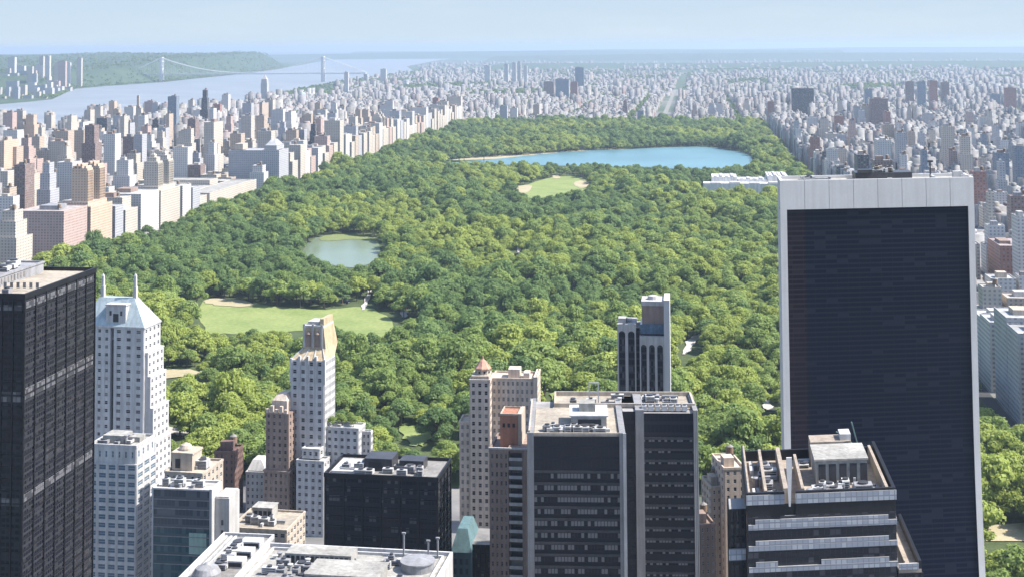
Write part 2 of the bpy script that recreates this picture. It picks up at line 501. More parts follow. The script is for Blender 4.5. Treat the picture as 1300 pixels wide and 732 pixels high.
# black office tower, seen from its corner at the frame edge
s = Site('office_tower', 185, (-80, 372), (31, 374), 'black glass office tower with a cream roof, cut off by the photo edge', 'office tower', br=(124, 341))
occl.append((31, 124, 345, 440))
curtain(s, 0, s.W, 0, s.L, 0, s.z - 1.2, 'black_glass', 'bronze', 8, 7, 3.7)
for zf, hh_ in ((s.zz(31, 508), 3.4), (s.zz(31, 640), 2.6), (s.zz(20, 392), 2.0)):  # lighter window rows, their reflections painted as pale panes
    MB().box(s.W + .05, s.W + .12, 1, s.L - 1, zf, zf + hh_).box(s.W - 9, s.W - .6, -.12, -.05, zf - .5, zf + hh_ - .8).build('pale_reflection_row', ['pale_reflection_glass'], s.root)
b = MB(); parapet_ring(b, -0.5, s.W + 0.5, -0.5, s.L + 0.5, s.z - 1.197, 1.6, 0.7); b.build('parapet', ['bronze'], s.root)
MB().box(0.3, s.W - 0.3, 0.3, s.L - 0.3, s.z - 1.196, s.z - 0.9).build('roof', ['roof_cream'], s.root)
PH = s.W - 17
b = MB(); b.box(2, PH, 12, s.L - 4, s.z - 0.897, s.z + 2.4); parapet_ring(b, 1.7, PH + .3, 11.7, s.L - 3.7, s.z + 2.403, .6)
for k in range(12): b.box(3 + k * 2.2, 4 + k * 2.2, 11.8, 11.997, s.z, s.z + 1.8, 1)
for k in range(10): b.box(PH + .003, PH + .2, 13.5 + k * 2.2, 14.7 + k * 2.2, s.z, s.z + 1.8, 1)
b.build('penthouse', ['machine', 'roof_grey'], s.root)
plant(s.root, 4, PH - 5, 14, s.L - 9, s.z + 2.4, 9, 3, hmax=2.2)
plant(s.root, 6, s.W - 6, 2, 8, s.z - 0.9, 5, 31)

# white tower with the teal hipped roof and two spires
s = Site('chateau_tower', 108, (104, 414), (183, 417), 'white tower with a teal hipped roof and two pale spires, behind the black office tower', 'tower', depth=20)
wins = []; b = MB()
nF = int(s.z / 4.3)
xs = s.x(139.5, 480), s.x(144, 480)
block(b, 0, xs[0], 0, s.L, 0, s.z, 'S', wins, 4.3, (4,), wf=0.42, hf=0.45, parapet=0)
block(b, xs[1], s.W, 0, s.L, 0, s.z, 'SE', wins, 4.3, (3, 4), wf=0.42, hf=0.45, parapet=0)
b.box(xs[0] + 0.003, xs[1] - 0.003, 2.5, s.L, 0, s.z - 6)
for k, (dz, dx) in enumerate(((-14, 1.6), (-27, 3.2), (-44, 4.9), (-62, 6.3))):
    prev = (0, 1.6, 3.2, 4.9)[k]
    block(b, s.W + prev + 0.003, s.W + dx, 1.5, s.L + 1, 0, s.z + dz, 'E', wins, 4.3, (4,), wf=0.4, hf=0.45, parapet=0.8)
b.box(-0.5, s.W + 0.5, -0.5, s.L + 0.3, s.z + 0.003, s.z + 0.9)
b.build('wall', ['white_stone'], s.root)
MB().box(xs[0] + 0.2, xs[1] - 0.2, 2.3, 2.497, 0, s.z - 7).build('stair_glazing', ['strip_glass'], s.root)
put_windows(s.root, wins, frame='white_stone')
ridge = s.zz(150, 377, 8)
rx0, rx1 = s.x(127, 375, 8), s.x(172, 375, 8)
b = MB(); b.frustum((-0.3, s.W + 0.3, -0.3, s.L), s.z + 0.903, (rx0, rx1, 7, 11), ridge)
b.build('roof', ['teal_roof'], s.root)
for px in (130.5, 171.5):
    x = s.x(px, 365, 8)
    b = MB(); zt = s.zz(px, 347, 8)
    b.box(x - 1.0, x + 1.0, 7.4, 9.4, ridge - 5, ridge + 6); b.box(x - 0.7, x + 0.7, 7.7, 9.1, ridge + 6.003, zt - 1.5); b.frustum((x - 0.7, x + 0.7, 7.7, 9.1), zt - 1.497, (x - 0.1, x + 0.1, 8.3, 8.5), zt)
    b.build('spire', ['white_stone'], s.root)
x0, x1 = s.x(134, 400), s.x(159, 400)
b = MB(); zt = s.zz(146, 388)
b.box(x0, x1, 0.6, 7, s.z + 0.95, zt); b.box(x0 - 0.4, x1 + 0.4, 0.2, 7.2, zt + 0.003, zt + 0.8)
d = b.build('dormer', ['white_stone', 'glass'], s.root)
MB().box((x0 + x1) / 2 - 1.6, (x0 + x1) / 2 + 1.6, 0.45, 0.597, s.z + 3, s.z + 7.5).build('dormer_window', ['glass'], d)
for q in (-3.2, 3.2):
    MB().box((x0 + x1) / 2 + q - 0.6, (x0 + x1) / 2 + q + 0.6, 0.45, 0.597, s.z + 6.5, s.z + 9).build('dormer_window', ['glass'], d)

# white slab block with blue windows
s = Site('office_block', 86, (112, 566), (174, 569), 'white slab block with rows of blue windows, standing in front of the teal-roofed tower', 'office block', br=(194, 563))
s.L = max(s.L, 20)
wins = []; b = MB()
block(b, 0, s.W, 0, s.L, 0, s.z - 7, 'SE', wins, 3.55, (5, 3), wf=0.72, hf=0.6, d=0.3, parapet=0)
block(b, 0.6, s.W - 0.6, 0.6, s.L - 0.6, s.z - 6.997, s.z, 'SE', wins, 7, (7, 4), wf=0.3, hf=0.4, d=0.3, parapet=1.2, roofmi=1)
b.build('wall', ['white_stone', 'roof_white'], s.root)
put_windows(s.root, wins, glass='blue_glass', frame='white_stone')
b = MB(); b.box(4, s.W * 0.6, 6, s.L - 5, s.z + 0.15, s.z + 3.5); b.box(s.W * 0.66, s.W - 3, 9, s.L - 5, s.z + 0.15, s.z + 2.4)
b.build('roof_house', ['roof_white'], s.root)
plant(s.root, 2, s.W - 5, 2, s.L - 5, s.z + 0.15, 6, 5)

# grey-blue glass block with blank white flank
s = Site('glass_office', 86, (195, 620), (267.5, 623), 'grey glass office block with teal lower floors and a blank white side wall', 'office block', br=(281, 612))
zc = s.zz(230, 672)
MB().box(0, s.W - 0.4, 0, s.L, zc + 0.003, s.z).build('upper_glazing', ['grey_glass'], s.root)
MB().box(0, s.W - 0.4, 0, s.L, 0, zc).build('lower_glazing', ['teal_glass'], s.root)
b = MB(); b.box(s.W - 0.397, s.W + 0.6, -0.3, s.L, 0, s.z + 0.8); b.box(-0.6, -0.003, -0.3, s.L, 0, s.z + 0.8); b.box(-0.003, s.W - 0.4, s.L - 0.6, s.L + 0.2, s.z + 0.003, s.z + 0.8); b.box(-0.003, s.W - 0.4, -0.3, 0.4, s.z + 0.003, s.z + 0.6)
b.build('side_wall', ['white_stone'], s.root)
for k in range(8):
    z = s.z - 4 - k * 3.6
    MB().box(0, s.W - 0.4, -0.15, -0.003, z, z + 0.35).build('floor_band', ['grey_marble'], s.root)
x0, x1 = s.x(240, 690), s.x(262, 690)
MB().box(x0, x1, -0.1, -0.004, s.zz(250, 703), s.zz(250, 676)).build('pale_pane', ['pale_glass'], s.root)  # lit pane, its light painted as pale green
x2, x3 = s.x(281.5, 640, 4), s.x(292, 640, 4)
b = MB(); b.box(s.W + 0.603, x3, 3, s.L + 4, 0, s.zz(286, 632, 3)); b.box(s.W + 0.9, x3 - 0.3, 3.4, s.L + 3.6, s.zz(286, 632, 3) + 0.003, s.zz(286, 632, 3) + 0.5)
for k in range(5): b.box(x3 - 3.2, x3 - 2.4, 2.8, 2.997, s.z - 14 - k * 4, s.z - 12 - k * 4, 1)
b.build('annex', ['pale_stone', 'glass'], s.root)
plant(s.root, 1, s.W - 4, 1.5, max(2, s.L - 3), s.z, 9, 17)

# cream mechanical penthouse behind it
s = Site('penthouse_block', 76, (209, 600), (257, 603), 'cream block with an arched rooftop house, behind the grey glass office block', 'building', depth=22)
wins = []; b = MB(); block(b, 0, s.W, 0, s.L, 0, s.z, 'SE', wins, 3.6, (6, 5)); b.build('wall', ['cream_brick'], s.root)
put_windows(s.root, wins, most=30)
b = MB(); b.box(1, s.W * 0.6, 5, 15, s.z + 0.003, s.z + 7); b.box(0.6, s.W * 0.6 + 0.4, 4.6, 15.4, s.z + 7.003, s.z + 7.8); b.box(s.W * 0.15, s.W * 0.28, 4.8, 4.997, s.z + 1, s.z + 5, 1); b.lathe(s.W * 0.3, 10, [(3, s.z + 7.8), (3, s.z + 8.6), (2.2, s.z + 10), (0.4, s.z + 10.8)], 14)
b.build('roof_house', ['cream_brick', 'void'], s.root)
plant(s.root, s.W * 0.6, s.W - 5, 3, 16, s.z, 5, 23)

# narrow dark brown tower, pale sliver, low cream block
s = Site('apartment_tower', 35, (272, 574), (298, 575), 'narrow dark brown brick building at the park edge behind the grey glass block', 'apartment tower', br=(312, 566))
wins = []; b = MB(); block(b, 0, s.W, 0, s.L, 0, s.z, 'SE', wins, 3.6, (4, 6), wf=0.35); b.box(2, s.W - 3, 4, s.L * 0.6, s.z + 0.003, s.z + 5); b.build('wall', ['dark_brick'], s.root)
put_windows(s.root, wins, frame='dark_metal', most=60)
water_tank(s.root, s.W * 0.6, s.L * 0.8, s.z)
s = Site('apartment_block', 22, (312, 600), (336, 601), 'small blue-white block squeezed between two brown brick buildings', 'apartment block', depth=18)
wins = []; b = MB(); block(b, 0, s.W, 0, s.L, 0, s.z, 'SE', wins, 3.4, (4, 4)); b.frustum((0, s.W, 2, s.L), s.z + 1.0, (2, s.W - 4, 6, s.L - 3), s.z + 6, 0); b.build('wall', ['pale_stone'], s.root)
put_windows(s.root, wins, most=40)
s = Site('ornate_block', 68, (335, 514), (367, 516), 'brown brick apartment building with an ornate stepped crown, beside the gold-crowned tower', 'apartment tower', depth=26)
wins = []; b = MB()
zs = s.zz(350, 599)
block(b, 0, s.W, 0, s.L, 0, zs, 'SE', wins, 3.7, (5, 6), wf=0.42, hf=0.5, mi=1, parapet=0)
b.box(-0.4, s.W + 0.4, -0.4, s.L, zs + 0.003, zs + 0.9, 1)
block(b, 0.8, s.W - 0.5, 0.8, s.L - 1, zs + 0.903, s.z - 4, 'SE', wins, 3.7, (4, 6), wf=0.42, hf=0.5, parapet=0, rank=-5)
for k in range(5): b.box(0.8 + k * 2.7, 2.4 + k * 2.7, 0.6, 2.2, s.z - 3.997, s.z - (0.2 if k in (1, 3) else 2), 2)
b.box(3, s.W - 3, 4, s.L - 8, s.z - 3.997, s.z + 2, 2); b.frustum((3.2, s.W - 3.2, 4.2, s.L - 8.2), s.z + 2.003, (5, s.W - 5, 7, s.L - 11), s.z + 5, 2)
b.build('wall', ['brown_brick', 'brown_brick', 'tan_brick'], s.root)
put_windows(s.root, wins, frame='brown_brick')
s = Site('loft_block', 48, (292, 671), (364, 675), 'low cream block with a roof terrace, between the grey glass block and the gold-crowned tower', 'building', depth=26)
wins = []; b = MB(); block(b, 0, s.W, 0, s.L, 0, s.z, 'SE', wins, 3.8, (8, 6), wf=0.6, hf=0.5, roofmi=1); b.build('wall', ['cream_brick', 'roof_cream'], s.root)
put_windows(s.root, wins, most=50)
b = MB(); b.box(s.W * 0.2, s.W * 0.55, 14, 22, s.z + 0.15, s.z + 5); b.box(s.W * 0.2 - 0.3, s.W * 0.55 + 0.3, 13.7, 22.3, s.z + 5.003, s.z + 5.5)
for k in range(4): b.box(s.W * 0.23 + k * 2.2, s.W * 0.23 + 1.6 + k * 2.2, 13.8, 13.997, s.z + 1.5, s.z + 4, 1)
b.build('roof_house', ['roof_white', 'void'], s.root)
plant(s.root, 2, s.W * 0.9, 3, 12, s.z + 0.15, 8, 29)

# white stepped tower with the gold crown
s = Site('crowned_tower', 91, (369, 456), (412, 458), 'slender white stepped tower with a gold sloping crown, rising at the park edge', 'tower', br=(431.5, 450))
occl.append((412, 470, 545, 770))
wins = []; b = MB()
block(b, 0, s.W, 0, s.L, 0, s.z, 'SE', wins, 4.25, (4, 9), wf=0.42, hf=0.5, d=0.45, parapet=0, rank=-20)
for k in range(5):
    c = 0.2 + (s.W - 0.4) * k / 4
    b.box(c - 0.6, c + 0.6, -0.35, 1.6, s.z - 12, s.z + (2.2 if 0 < k < 4 else 0.8))
zw = s.zz(430, 544, 3)
xe = s.x(455, 560, 3)
block(b, s.W + 0.003, xe, 3, s.L - 2, 0, zw, 'SE', wins, 4.0, (5, 7), wf=0.5, hf=0.45, rank=0)
x9 = s.x(470, 560, 8)
block(b, xe + 0.003, x9, 9, s.L - 4, 0, zw - 3, 'SE', wins, 4.0, (2, 6), wf=0.5, hf=0.45, rank=0)
xa, xb = s.x(376, 620, -9), s.x(411, 620, -9)
block(b, xa, xb, -9, -0.003, 0, s.zz(392, 586, -9), 'SE', wins, 4.0, (4, 2), wf=0.45, hf=0.45, rank=-6)
block(b, xa + 2, xb - 3.5, -6, -0.02, s.zz(392, 586, -9) + 1.01, s.zz(392, 570, -6), 'SE', wins, 4.0, (3, 1), wf=0.45, hf=0.45, rank=-6, parapet=0.6)
b.build('wall', ['white_stone'], s.root)
put_windows(s.root, wins, frame='white_stone')
cx0, cx1 = s.x(385, 430, 6), s.x(410, 430, 6)
zc0, zc1 = s.zz(398, 442, 6), s.zz(398, 412, 6)
b = MB(); b.frustum((0.3, s.W - 0.1, 0.5, s.L - 0.3), s.z + 0.003, (cx0, cx1 + 1.6, 6, 25), zc0)
for k in range(4): b.bar((0.3 + (s.W - 0.4) * k / 3, 0.5, s.z + 0.2), (cx0 + (cx1 - cx0) * k / 3, 6, zc0), 0.45, 1)
b.build('crown_roof', ['gold_tile', 'pale_stone'], s.root)
b = MB(); b.frustum((cx0, cx1 + 1.6, 6, 25), zc0 + 0.003, (cx0 + .3, cx1 + .4, 6, 22), zc1 - 1.5, 0)
n = 3
for k in range(n): 
    c = cx0 + 0.6 + (cx1 - cx0 - 1.2) * k / (n - 1)
    b.box(c - 0.6, c + 0.6, 5.5, 5.997, zc0 + 0.4, zc1 + 0.4, 1)
for k in range(2):
    c = cx0 + (cx1 - cx0) * (0.27 + 0.46 * k)
    b.box(c - 1.5, c + 1.5, 5.8, 5.996, zc0 + 1, zc1 - 5, 2); b.lathe(c, 5.9, [(1.5, zc1 - 4.99), (0.9, zc1 - 3.8), (0.1, zc1 - 3.3)], 10, 2)
b.box(cx0 - 0.2, cx1 + 0.2, 5.8, 22.2, zc1 - 1.497, zc1 - 0.4, 1)
b.box(cx0 + 1.5, cx1 - 2, 9, 19, zc1 - 0.397, zc1 + 1.2, 1)
b.box(cx1 - 2.2, cx1 + 0.1, 7, 21, zc1 - 0.397, zc1 + 3.2, 0)
b.build('crown', ['gold_tile', 'pale_stone', 'brown_brick'], s.root)
CROWN = s
TERRACE = [(s, s.W + 2 + k * 2.4, 6 + (k * 7) % 11, zw + 0.2) for k in range(6)]

# dark glass box with plant roof
s = Site('office_block', 91, (413, 601), (555, 607), 'squat dark glass office box with rooftop plant, in front of the park below the meadow', 'office block', br=(574, 588))
s.L = max(s.L, 26)
curtain(s, 0, s.W, 0, s.L, 0, s.z - 1.0, 'box_glass', 'bronze', 6, 4, 3.8, vw=0.7, vd=0.45, hw=0.5)
b = MB(); parapet_ring(b, -0.5, s.W + 0.5, -0.5, s.L + 0.5, s.z - 0.997, 1.6); b.build('parapet', ['bronze'], s.root)
MB().box(0.2, s.W - 0.2, 0.2, s.L - 0.2, s.z - 0.996, s.z - 0.7).build('roof', ['roof_grey'], s.root)
b = MB(); b.box(s.W * 0.3, s.W * 0.55, 9, 20, s.z - 0.697, s.z + 4.2, 0); b.box(s.W * 0.34, s.W * 0.46, 8.8, 8.997, s.z + 0.5, s.z + 3, 1); b.box(s.W * 0.6, s.W * 0.82, 12, 20, s.z - 0.697, s.z + 3, 0)
b.build('penthouse', ['dark_metal', 'void'], s.root)
b = MB(); b.box(s.W * 0.03, s.W * 0.26, 4, 21, s.z - 0.697, s.z + 0.3); b.build('roof_deck', ['machine_white'], s.root)
plant(s.root, 2, s.W - 6, 2, s.L - 5, s.z - 0.7, 20, 41, hmax=3)

# white roofed block in the foreground
Z8 = 100
bl, brr = atz(341, 688, Z8), atz(575, 700, Z8)
u = Vector((brr.x - bl.x, brr.y - bl.y, 0)); un = u.normalized(); vn = Vector((-un.y, un.x, 0)); DEP = 75
fl = bl - vn * DEP; fr = brr - vn * DEP
s = Site.__new__(Site); s.W = u.length; s.rz = math.atan2(u.y, u.x)
s.init('office_block', fl, Z8, 'low foreground office block with a bright white roof crowded with ducts and louvred plant', 'office block', DEP, None, fr, None)
occl.append((300, 580, 690, 440))
D = DEP
MB().box(0, s.W, 0, D, 0, Z8 - 1.4).build('wall', ['pale_stone'], s.root)
MB().box(0.8, s.W - 0.8, 0.8, D - 0.8, Z8 - 1.397, Z8 - 1.1).build('roof', ['roof_white'], s.root)
b = MB(); parapet_ring(b, 0, s.W, 0, D, Z8 - 1.396, 1.5, 0.8); parapet_ring(b, 2.4, s.W - 2.4, 2.4, D - 2.6, Z8 - 1.09, 0.8, 0.6); b.build('parapet', ['white_stone'], s.root)
b = MB(); x0, x1 = s.W * 0.17, s.W * 0.52
b.box(x0, x1, D - 15, D - 7, Z8 - 1.09, Z8 + 2.4, 0)
for k in range(13): b.box(x0 + 0.6 + k * (x1 - x0 - 1) / 13, x0 + 1.6 + k * (x1 - x0 - 1) / 13, D - 15.15, D - 15.003, Z8 - 0.5, Z8 + 1.8, 1)
b.build('louvre_house', ['roof_white', 'void'], s.root)
b = MB(); x0, x1 = s.W * 0.38, s.W * 0.74
b.box(x0, x1, D - 34, D - 22, Z8 - 1.09, Z8 + 3.2, 0)
for k in range(4): b.box(x0 + 1 + k * (x1 - x0 - 1) / 4, x0 + (x1 - x0) / 4 - 0.2 + k * (x1 - x0 - 1) / 4, D - 34.2, D - 34.003, Z8 - 0.4, Z8 + 2.8, 1)
b.box(x0 - 0.4, x1 + 0.4, D - 34.6, D - 21.6, Z8 + 3.203, Z8 + 3.7, 0)
b.build('plant_house', ['roof_white', 'blue_glass'], s.root)
b = MB(); cx, cy = s.W * 0.86, D - 13
b.lathe(cx, cy, [(5.2, Z8 - 1.09), (5.2, Z8 + 1.2), (5.5, Z8 + 1.3), (5.5, Z8 + 1.7), (1, Z8 + 2.2)], 22, 0); b.build('cooling_tower', ['machine'], s.root)
b = MB(); b.box(s.W * 0.14, s.W * 0.32, D - 33, D - 25, Z8 - 1.09, Z8 - 0.2, 0); b.build('roof_hatch', ['roof_grey'], s.root)
for q, hh in ((0.75, 6), (0.93, 5), (0.88, 4)):
    b = MB(); b.box(s.W * q - 0.25, s.W * q + 0.25, D - 3.4, D - 2.9, Z8 - 1.09, Z8 + hh); b.box(s.W * q - 0.6, s.W * q + 0.6, D - 3.5, D - 2.8, Z8 + hh + 0.003, Z8 + hh + 0.5); b.build('vent_stack', ['machine'], s.root)
plant(s.root, 4, s.W - 10, D - 30, D - 6, Z8 - 1.1, 42, 43, mats=('machine', 'machine_white', 'roof_grey'), hmax=2.8)
plant(s.root, 4, s.W - 10, 6, D - 36, Z8 - 1.1, 14, 44, hmax=2.8)

# its grey-roofed neighbour
Z9 = 92
bl, brr = atz(284, 676, Z9), atz(352, 679, Z9)
u = Vector((brr.x - bl.x, brr.y - bl.y, 0)); un = u.normalized(); vn = Vector((-un.y, un.x, 0))
s = Site.__new__(Site); s.W = u.length - 1; s.rz = math.atan2(u.y, u.x)
s.init('office_block', bl - vn * 78, Z9, 'grey-roofed block with long white pipes and a round vent, beside the white-roofed office block', 'office block', 78, None, brr, None)
D = 78
MB().box(0, s.W, 0, D, 0, Z9 - 1).build('wall', ['grey_marble'], s.root)
MB().box(0.6, s.W - 0.6, 0.6, D - 0.6, Z9 - 0.997, Z9 - 0.7).build('roof', ['roof_grey'], s.root)
b = MB(); parapet_ring(b, 0, s.W, 0, D, Z9 - 0.996, 1.4, 0.7); b.build('parapet', ['white_stone'], s.root)
for q in (1.8, 3.6, 5.2):
    b = MB(); b.box(q, q + 0.7, 2, D - 3, Z9 - 0.3, Z9 + 0.4); 
    for k in range(9): b.box(q + 0.2, q + 0.5, 4 + k * 8, 4.4 + k * 8, Z9 - 0.7, Z9 - 0.303)
    b.build('pipe', ['machine_white'], s.root)
b = MB(); b.lathe(s.W * 0.47, D - 40, [(4.5, Z9 - 0.7), (4.5, Z9 + 1.5), (3.6, Z9 + 3), (1.2, Z9 + 4), (0.5, Z9 + 4.6)], 20); b.build('round_vent', ['machine'], s.root)
for k in range(3):
    b = MB(); b.box(s.W * 0.55, s.W * 0.92, D - 12 - k * 9, D - 7 - k * 9, Z9 - 0.7, Z9 + 1.6, 0); b.box(s.W * 0.57, s.W * 0.9, D - 12.15 - k * 9, D - 12.003 - k * 9, Z9 - 0.2, Z9 + 1.1, 1); b.build('air_handler', ['machine_white', 'void'], s.root)
plant(s.root, 7, s.W - 6, 8, D - 6, Z9 - 0.7, 34, 47, hmax=2.5)

# tan tower with the red domed turret
s = Site('domed_tower', 92, (596, 484), (622, 484.5), 'tan brick tower with a red domed turret and a lower flat-topped wing', 'apartment tower', depth=16)
wins = []; b = MB()
block(b, 0, s.W, 0, s.L, 0, s.z, 'SEW', wins, 3.9, (3, 4, 4), wf=0.48, hf=0.52, parapet=1.2, rank=-20)
xw = s.x(583, 560, 2)
block(b, xw, -0.003, 2, s.L, 0, s.zz(590, 537, 2), 'SW', wins, 3.9, (2, 4), wf=0.48, hf=0.52)
x1, x2 = s.x(678, 490, 8), s.x(682.5, 490, 8)
zwg = s.zz(650, 482, 8)
block(b, s.W + 0.003, x1 - 0.003, 8, 24, 0, zwg, 'S', wins, 3.9, (9,), wf=0.48, hf=0.52, parapet=1.0, rank=-10)
block(b, x1, x2, 6.5, 25, 0, zwg + 1.5, 'E', wins, 3.9, (4,), wf=0.35, hf=0.5, parapet=0.6)
b.box(s.W + 8, s.W + 14, 12, 20, zwg + 0.003, zwg + 4.5); b.box(s.W + 16, s.W + 19, 11, 18, zwg + 0.003, zwg + 3)
b.build('wall', ['tan_brick'], s.root)
put_windows(s.root, wins, frame='cream_brick')
tx, ty, zt0 = s.x(613, 470, 7), 7, s.z + 1.2
zt1, zt2 = s.zz(613, 467, 7), s.zz(613, 455, 7)
b = MB(); b.box(0.8, s.W - 0.8, 1.2, s.L - 2, s.z + 0.003, s.z + 2.6); b.lathe(tx, ty, [(3.8, s.z + 2.603), (3.8, zt1)], 8)
for k in range(8):
    a = math.pi / 8 + k * math.pi / 4
    c, d = tx + 3.55 * math.cos(a), ty + 3.55 * math.sin(a)
    b.box(c - 0.45, c + 0.45, d - 0.45, d + 0.45, s.z + 3.4, zt1 - 1, 1)
b.build('turret', ['cream_brick', 'void'], s.root)
b = MB(); b.lathe(tx, ty, [(4.5, zt1 + 0.003), (4.4, zt1 + 0.5), (3.3, zt1 + 1.6), (1.7, zt2 - 0.9), (0.5, zt2), (0.3, zt2 + 1.4)], 8); b.build('dome', ['terracotta'], s.root)
# brown apartment tower with balconies
s = Site('apartment_tower', 101, (621, 573), (668, 574.5), 'brown brick apartment tower with stacked balconies, in front of the tan domed tower', 'apartment tower', depth=24)
wins = []; b = MB()
block(b, 0, s.W * 0.52, 0, s.L, 0, s.z, 'SW', wins, 3.5, (4, 5), wf=0.45, hf=0.5, parapet=1.1)
b.box(s.W * 0.52 + 0.003, s.W * 0.9, 2.2, s.L, 0, s.z + 1.1)
b.box(s.W * 0.9 + 0.003, s.W, 0.1, s.L, 0, s.z + 1.1)
b.build('wall', ['brown_brick'], s.root)
put_windows(s.root, wins, frame='brown_brick')
for k in range(20):
    z = s.z - 3.2 - k * 3.5
    b = MB(); b.box(s.W * 0.53, s.W * 0.89, 0, 2.197, z, z + 0.3, 0); b.box(s.W * 0.53, s.W * 0.89, 0, 0.15, z + 0.303, z + 1.25, 1); b.box(s.W * 0.56, s.W * 0.86, 2.05, 2.196, z + 0.4, z + 2.6, 2)
    b.build('balcony', ['pale_stone', 'pale_stone', 'glass'], s.root)
MB().box(-0.2, s.W + 0.2, -0.2, 0.6, s.z + 1.15, s.z + 1.8).build('cornice', ['pale_stone'], s.root)
x0, x1 = s.x(635, 545, 7), s.x(661, 545, 7); zt = s.zz(650, 527, 7)
b = MB(); b.box(x0, x1, 7, 19, s.z + 0.003, zt, 0); b.box(x1 - 1, x1 + 0.4, 6.8, 19.2, s.z + 0.1, zt + 0.8, 1); parapet_ring(b, x0, x1 - 1.01, 7, 19, zt + 0.003, 0.7, 0.4, 1)
for k in range(3): b.box(x0 + 1 + k * 2, x0 + 2 + k * 2, 6.85, 6.997, s.z + 8, s.z + 9.5, 2)
b.build('upper_block', ['red_brick', 'cream_brick', 'void'], s.root)
s = Site('office_block', 52, (597, 690), (622, 691), 'dark navy glass block low between the green copper roof and the balcony tower', 'office block', depth=20)
curtain(s, 0, s.W, 0, s.L, 0, s.z, 'box_glass', 'bronze', 4, 4, 3.8, faces='SEW')
s = Site('gabled_building', 50, (573, 700), (598, 701), 'small building with a green copper gable, beside the dark glass office box', 'building', depth=24)
b = MB(); b.box(0, s.W, 0, s.L, 0, s.z); 
for k in range(3):
    for j in range(4): b.box(1 + k * 2.5, 2.2 + k * 2.5, -0.12, -0.003, s.z - 5 - 4 * j, s.z - 2.6 - 4 * j, 1)
b.build('wall', ['copper', 'glass'], s.root)
zr = s.zz(585, 668, 6)
b = MB(); b.frustum((-0.3, s.W + 0.3, -0.3, s.L), s.z + 0.003, (s.W * 0.25, s.W * 0.75, 4, s.L - 4), zr); b.build('roof', ['copper'], s.root)

# twin dark slabs on marble piers
s = Site('office_tower', 122, (669, 550.5), (794, 551), 'broad dark office slab with grey marble piers and a cream plant roof, two staggered wings', 'office tower', br=(812, 507))
s2 = Site('office_wing', 122, (806, 521.5), (885, 521), 'x', 'x', depth=26)
bpy.data.objects.remove(s2.root)
def slab(S, x0, x1, y0, y1, z, ztop, pl, pr):
    """Wing in the frame of S: glazing, dark crown, floor bands, piers."""
    MB().box(x0 + pl, x1 - pr, y0 + 0.5, y1, 0, z - ztop).build('glazing', ['slab_glass'], S.root)
    MB().box(x0 + pl, x1 - pr, y0 + 0.5, y1, z - ztop + 0.003, z - 0.8).build('plant_screen', ['slab_plain'], S.root)
    b = MB()
    k = 0
    while z - ztop - k * 4.2 > 2:
        zz = z - ztop - k * 4.2
        b.box(x0 + pl, x1 - pr, y0 + 0.3, y0 + 0.496, zz - 1.25, zz - 0.4); k += 1
    b.build('spandrels', ['dark_metal'], S.root)
    b = MB(); b.box(x0, x0 + pl - 0.003, y0, y1, 0, z + 0.5); b.box(x1 - pr + 0.003, x1, y0, y1, 0, z + 0.5); b.build('pier', ['grey_marble'], S.root)
def local(S, S2): 
    d = S2.o - S.o
    return d.dot(S.ux), d.dot(S.uy)
lx, ly = local(s, s2)
slab(s, 0, s.W, 0, s.L, s.z, 12.6, 2.4, 2.2)
MB().box(s.W - 0.9, s.W + 0.25, -0.35, -0.003, 0, s.z + 0.5).build('pier_edge', ['pale_stone'], s.root)  # paler strip paints the sunlit east side of the pier
x0 = lx + 0.2
slab(s, x0, x0 + s2.W, ly, ly + 26, s.z, 9.5, 3.2, 1.8)
MB().box(s.W + .3, x0 - .05, ly + 1.5, ly + 25, 0, s.z - .4).build('link_glazing', ['slab_plain'], s.root)
for k in range(3): MB().box(x0 + s2.W - 0.4 - k * 0.6, x0 + s2.W - 0.1 - k * 0.6, ly - 0.3, ly - 0.003, 0, s.z + 0.5).build('pier_edge', ['pale_stone'], s.root)
b = MB(); b.box(2.5, s.W - 2.3, 0.6, ly + 6, s.z - 0.797, s.z - 0.4); b.box(9, x0 + s2.W - 2, ly + 6.003, ly + 26, s.z - 0.797, s.z - 0.4); b.build('roof', ['roof_cream'], s.root)
b = MB(); parapet_ring(b, 9.5, x0 + s2.W - 0.5, ly + 7, ly + 26, s.z - 0.39, 1.6, 0.7); b.box(2.5, s.W - 2.3, 0.55, 1.0, s.z - 0.39, s.z + 0.4); b.box(0.5, 1.1, 0.8, s.L - 4, s.z + 0.503, s.z + 1.2); b.build('parapet', ['cream_brick'], s.root)
b = MB(); b.box(16, 29, 9, 24, s.z - 0.39, s.z + 4.0, 0); b.box(18.5, 27, 8.8, 8.997, s.z + 0.2, s.z + 3, 1); b.box(15.4, 29.6, 8.6, 24.4, s.z + 4.003, s.z + 4.5, 2); b.box(19, 25, 14, 20, s.z + 4.503, s.z + 7.5, 0)
b.build('penthouse', ['roof_white', 'void', 'machine_white'], s.root)
for k in range(7):
    X = x0 + 2.5 + k * 2.6
    b = MB(); b.box(X, X + 1.9, ly + 2, ly + 5, s.z - 0.39, s.z + 1.5, 0); b.lathe(X + 0.95, ly + 3.5, [(0.8, s.z + 1.503), (0.8, s.z + 1.9)], 10, 1); b.build('fan_unit', ['machine_white', 'dark_metal'], s.root)
b = MB(); b.box(23, 23.4, ly + 12, ly + 12.4, s.z, s.z + 8); b.box(26.6, 27, ly + 12, ly + 12.4, s.z, s.z + 8); b.box(23.4, 26.6, ly + 12, ly + 12.4, s.z + 7.5, s.z + 8); b.box(23.4, 26.6, ly + 12, ly + 12.4, s.z + 4, s.z + 4.4); b.build('gantry', ['machine_white'], s.root)
plant(s.root, 4, 30, 2, 9, s.z - 0.4, 22, 53, hmax=2.5)
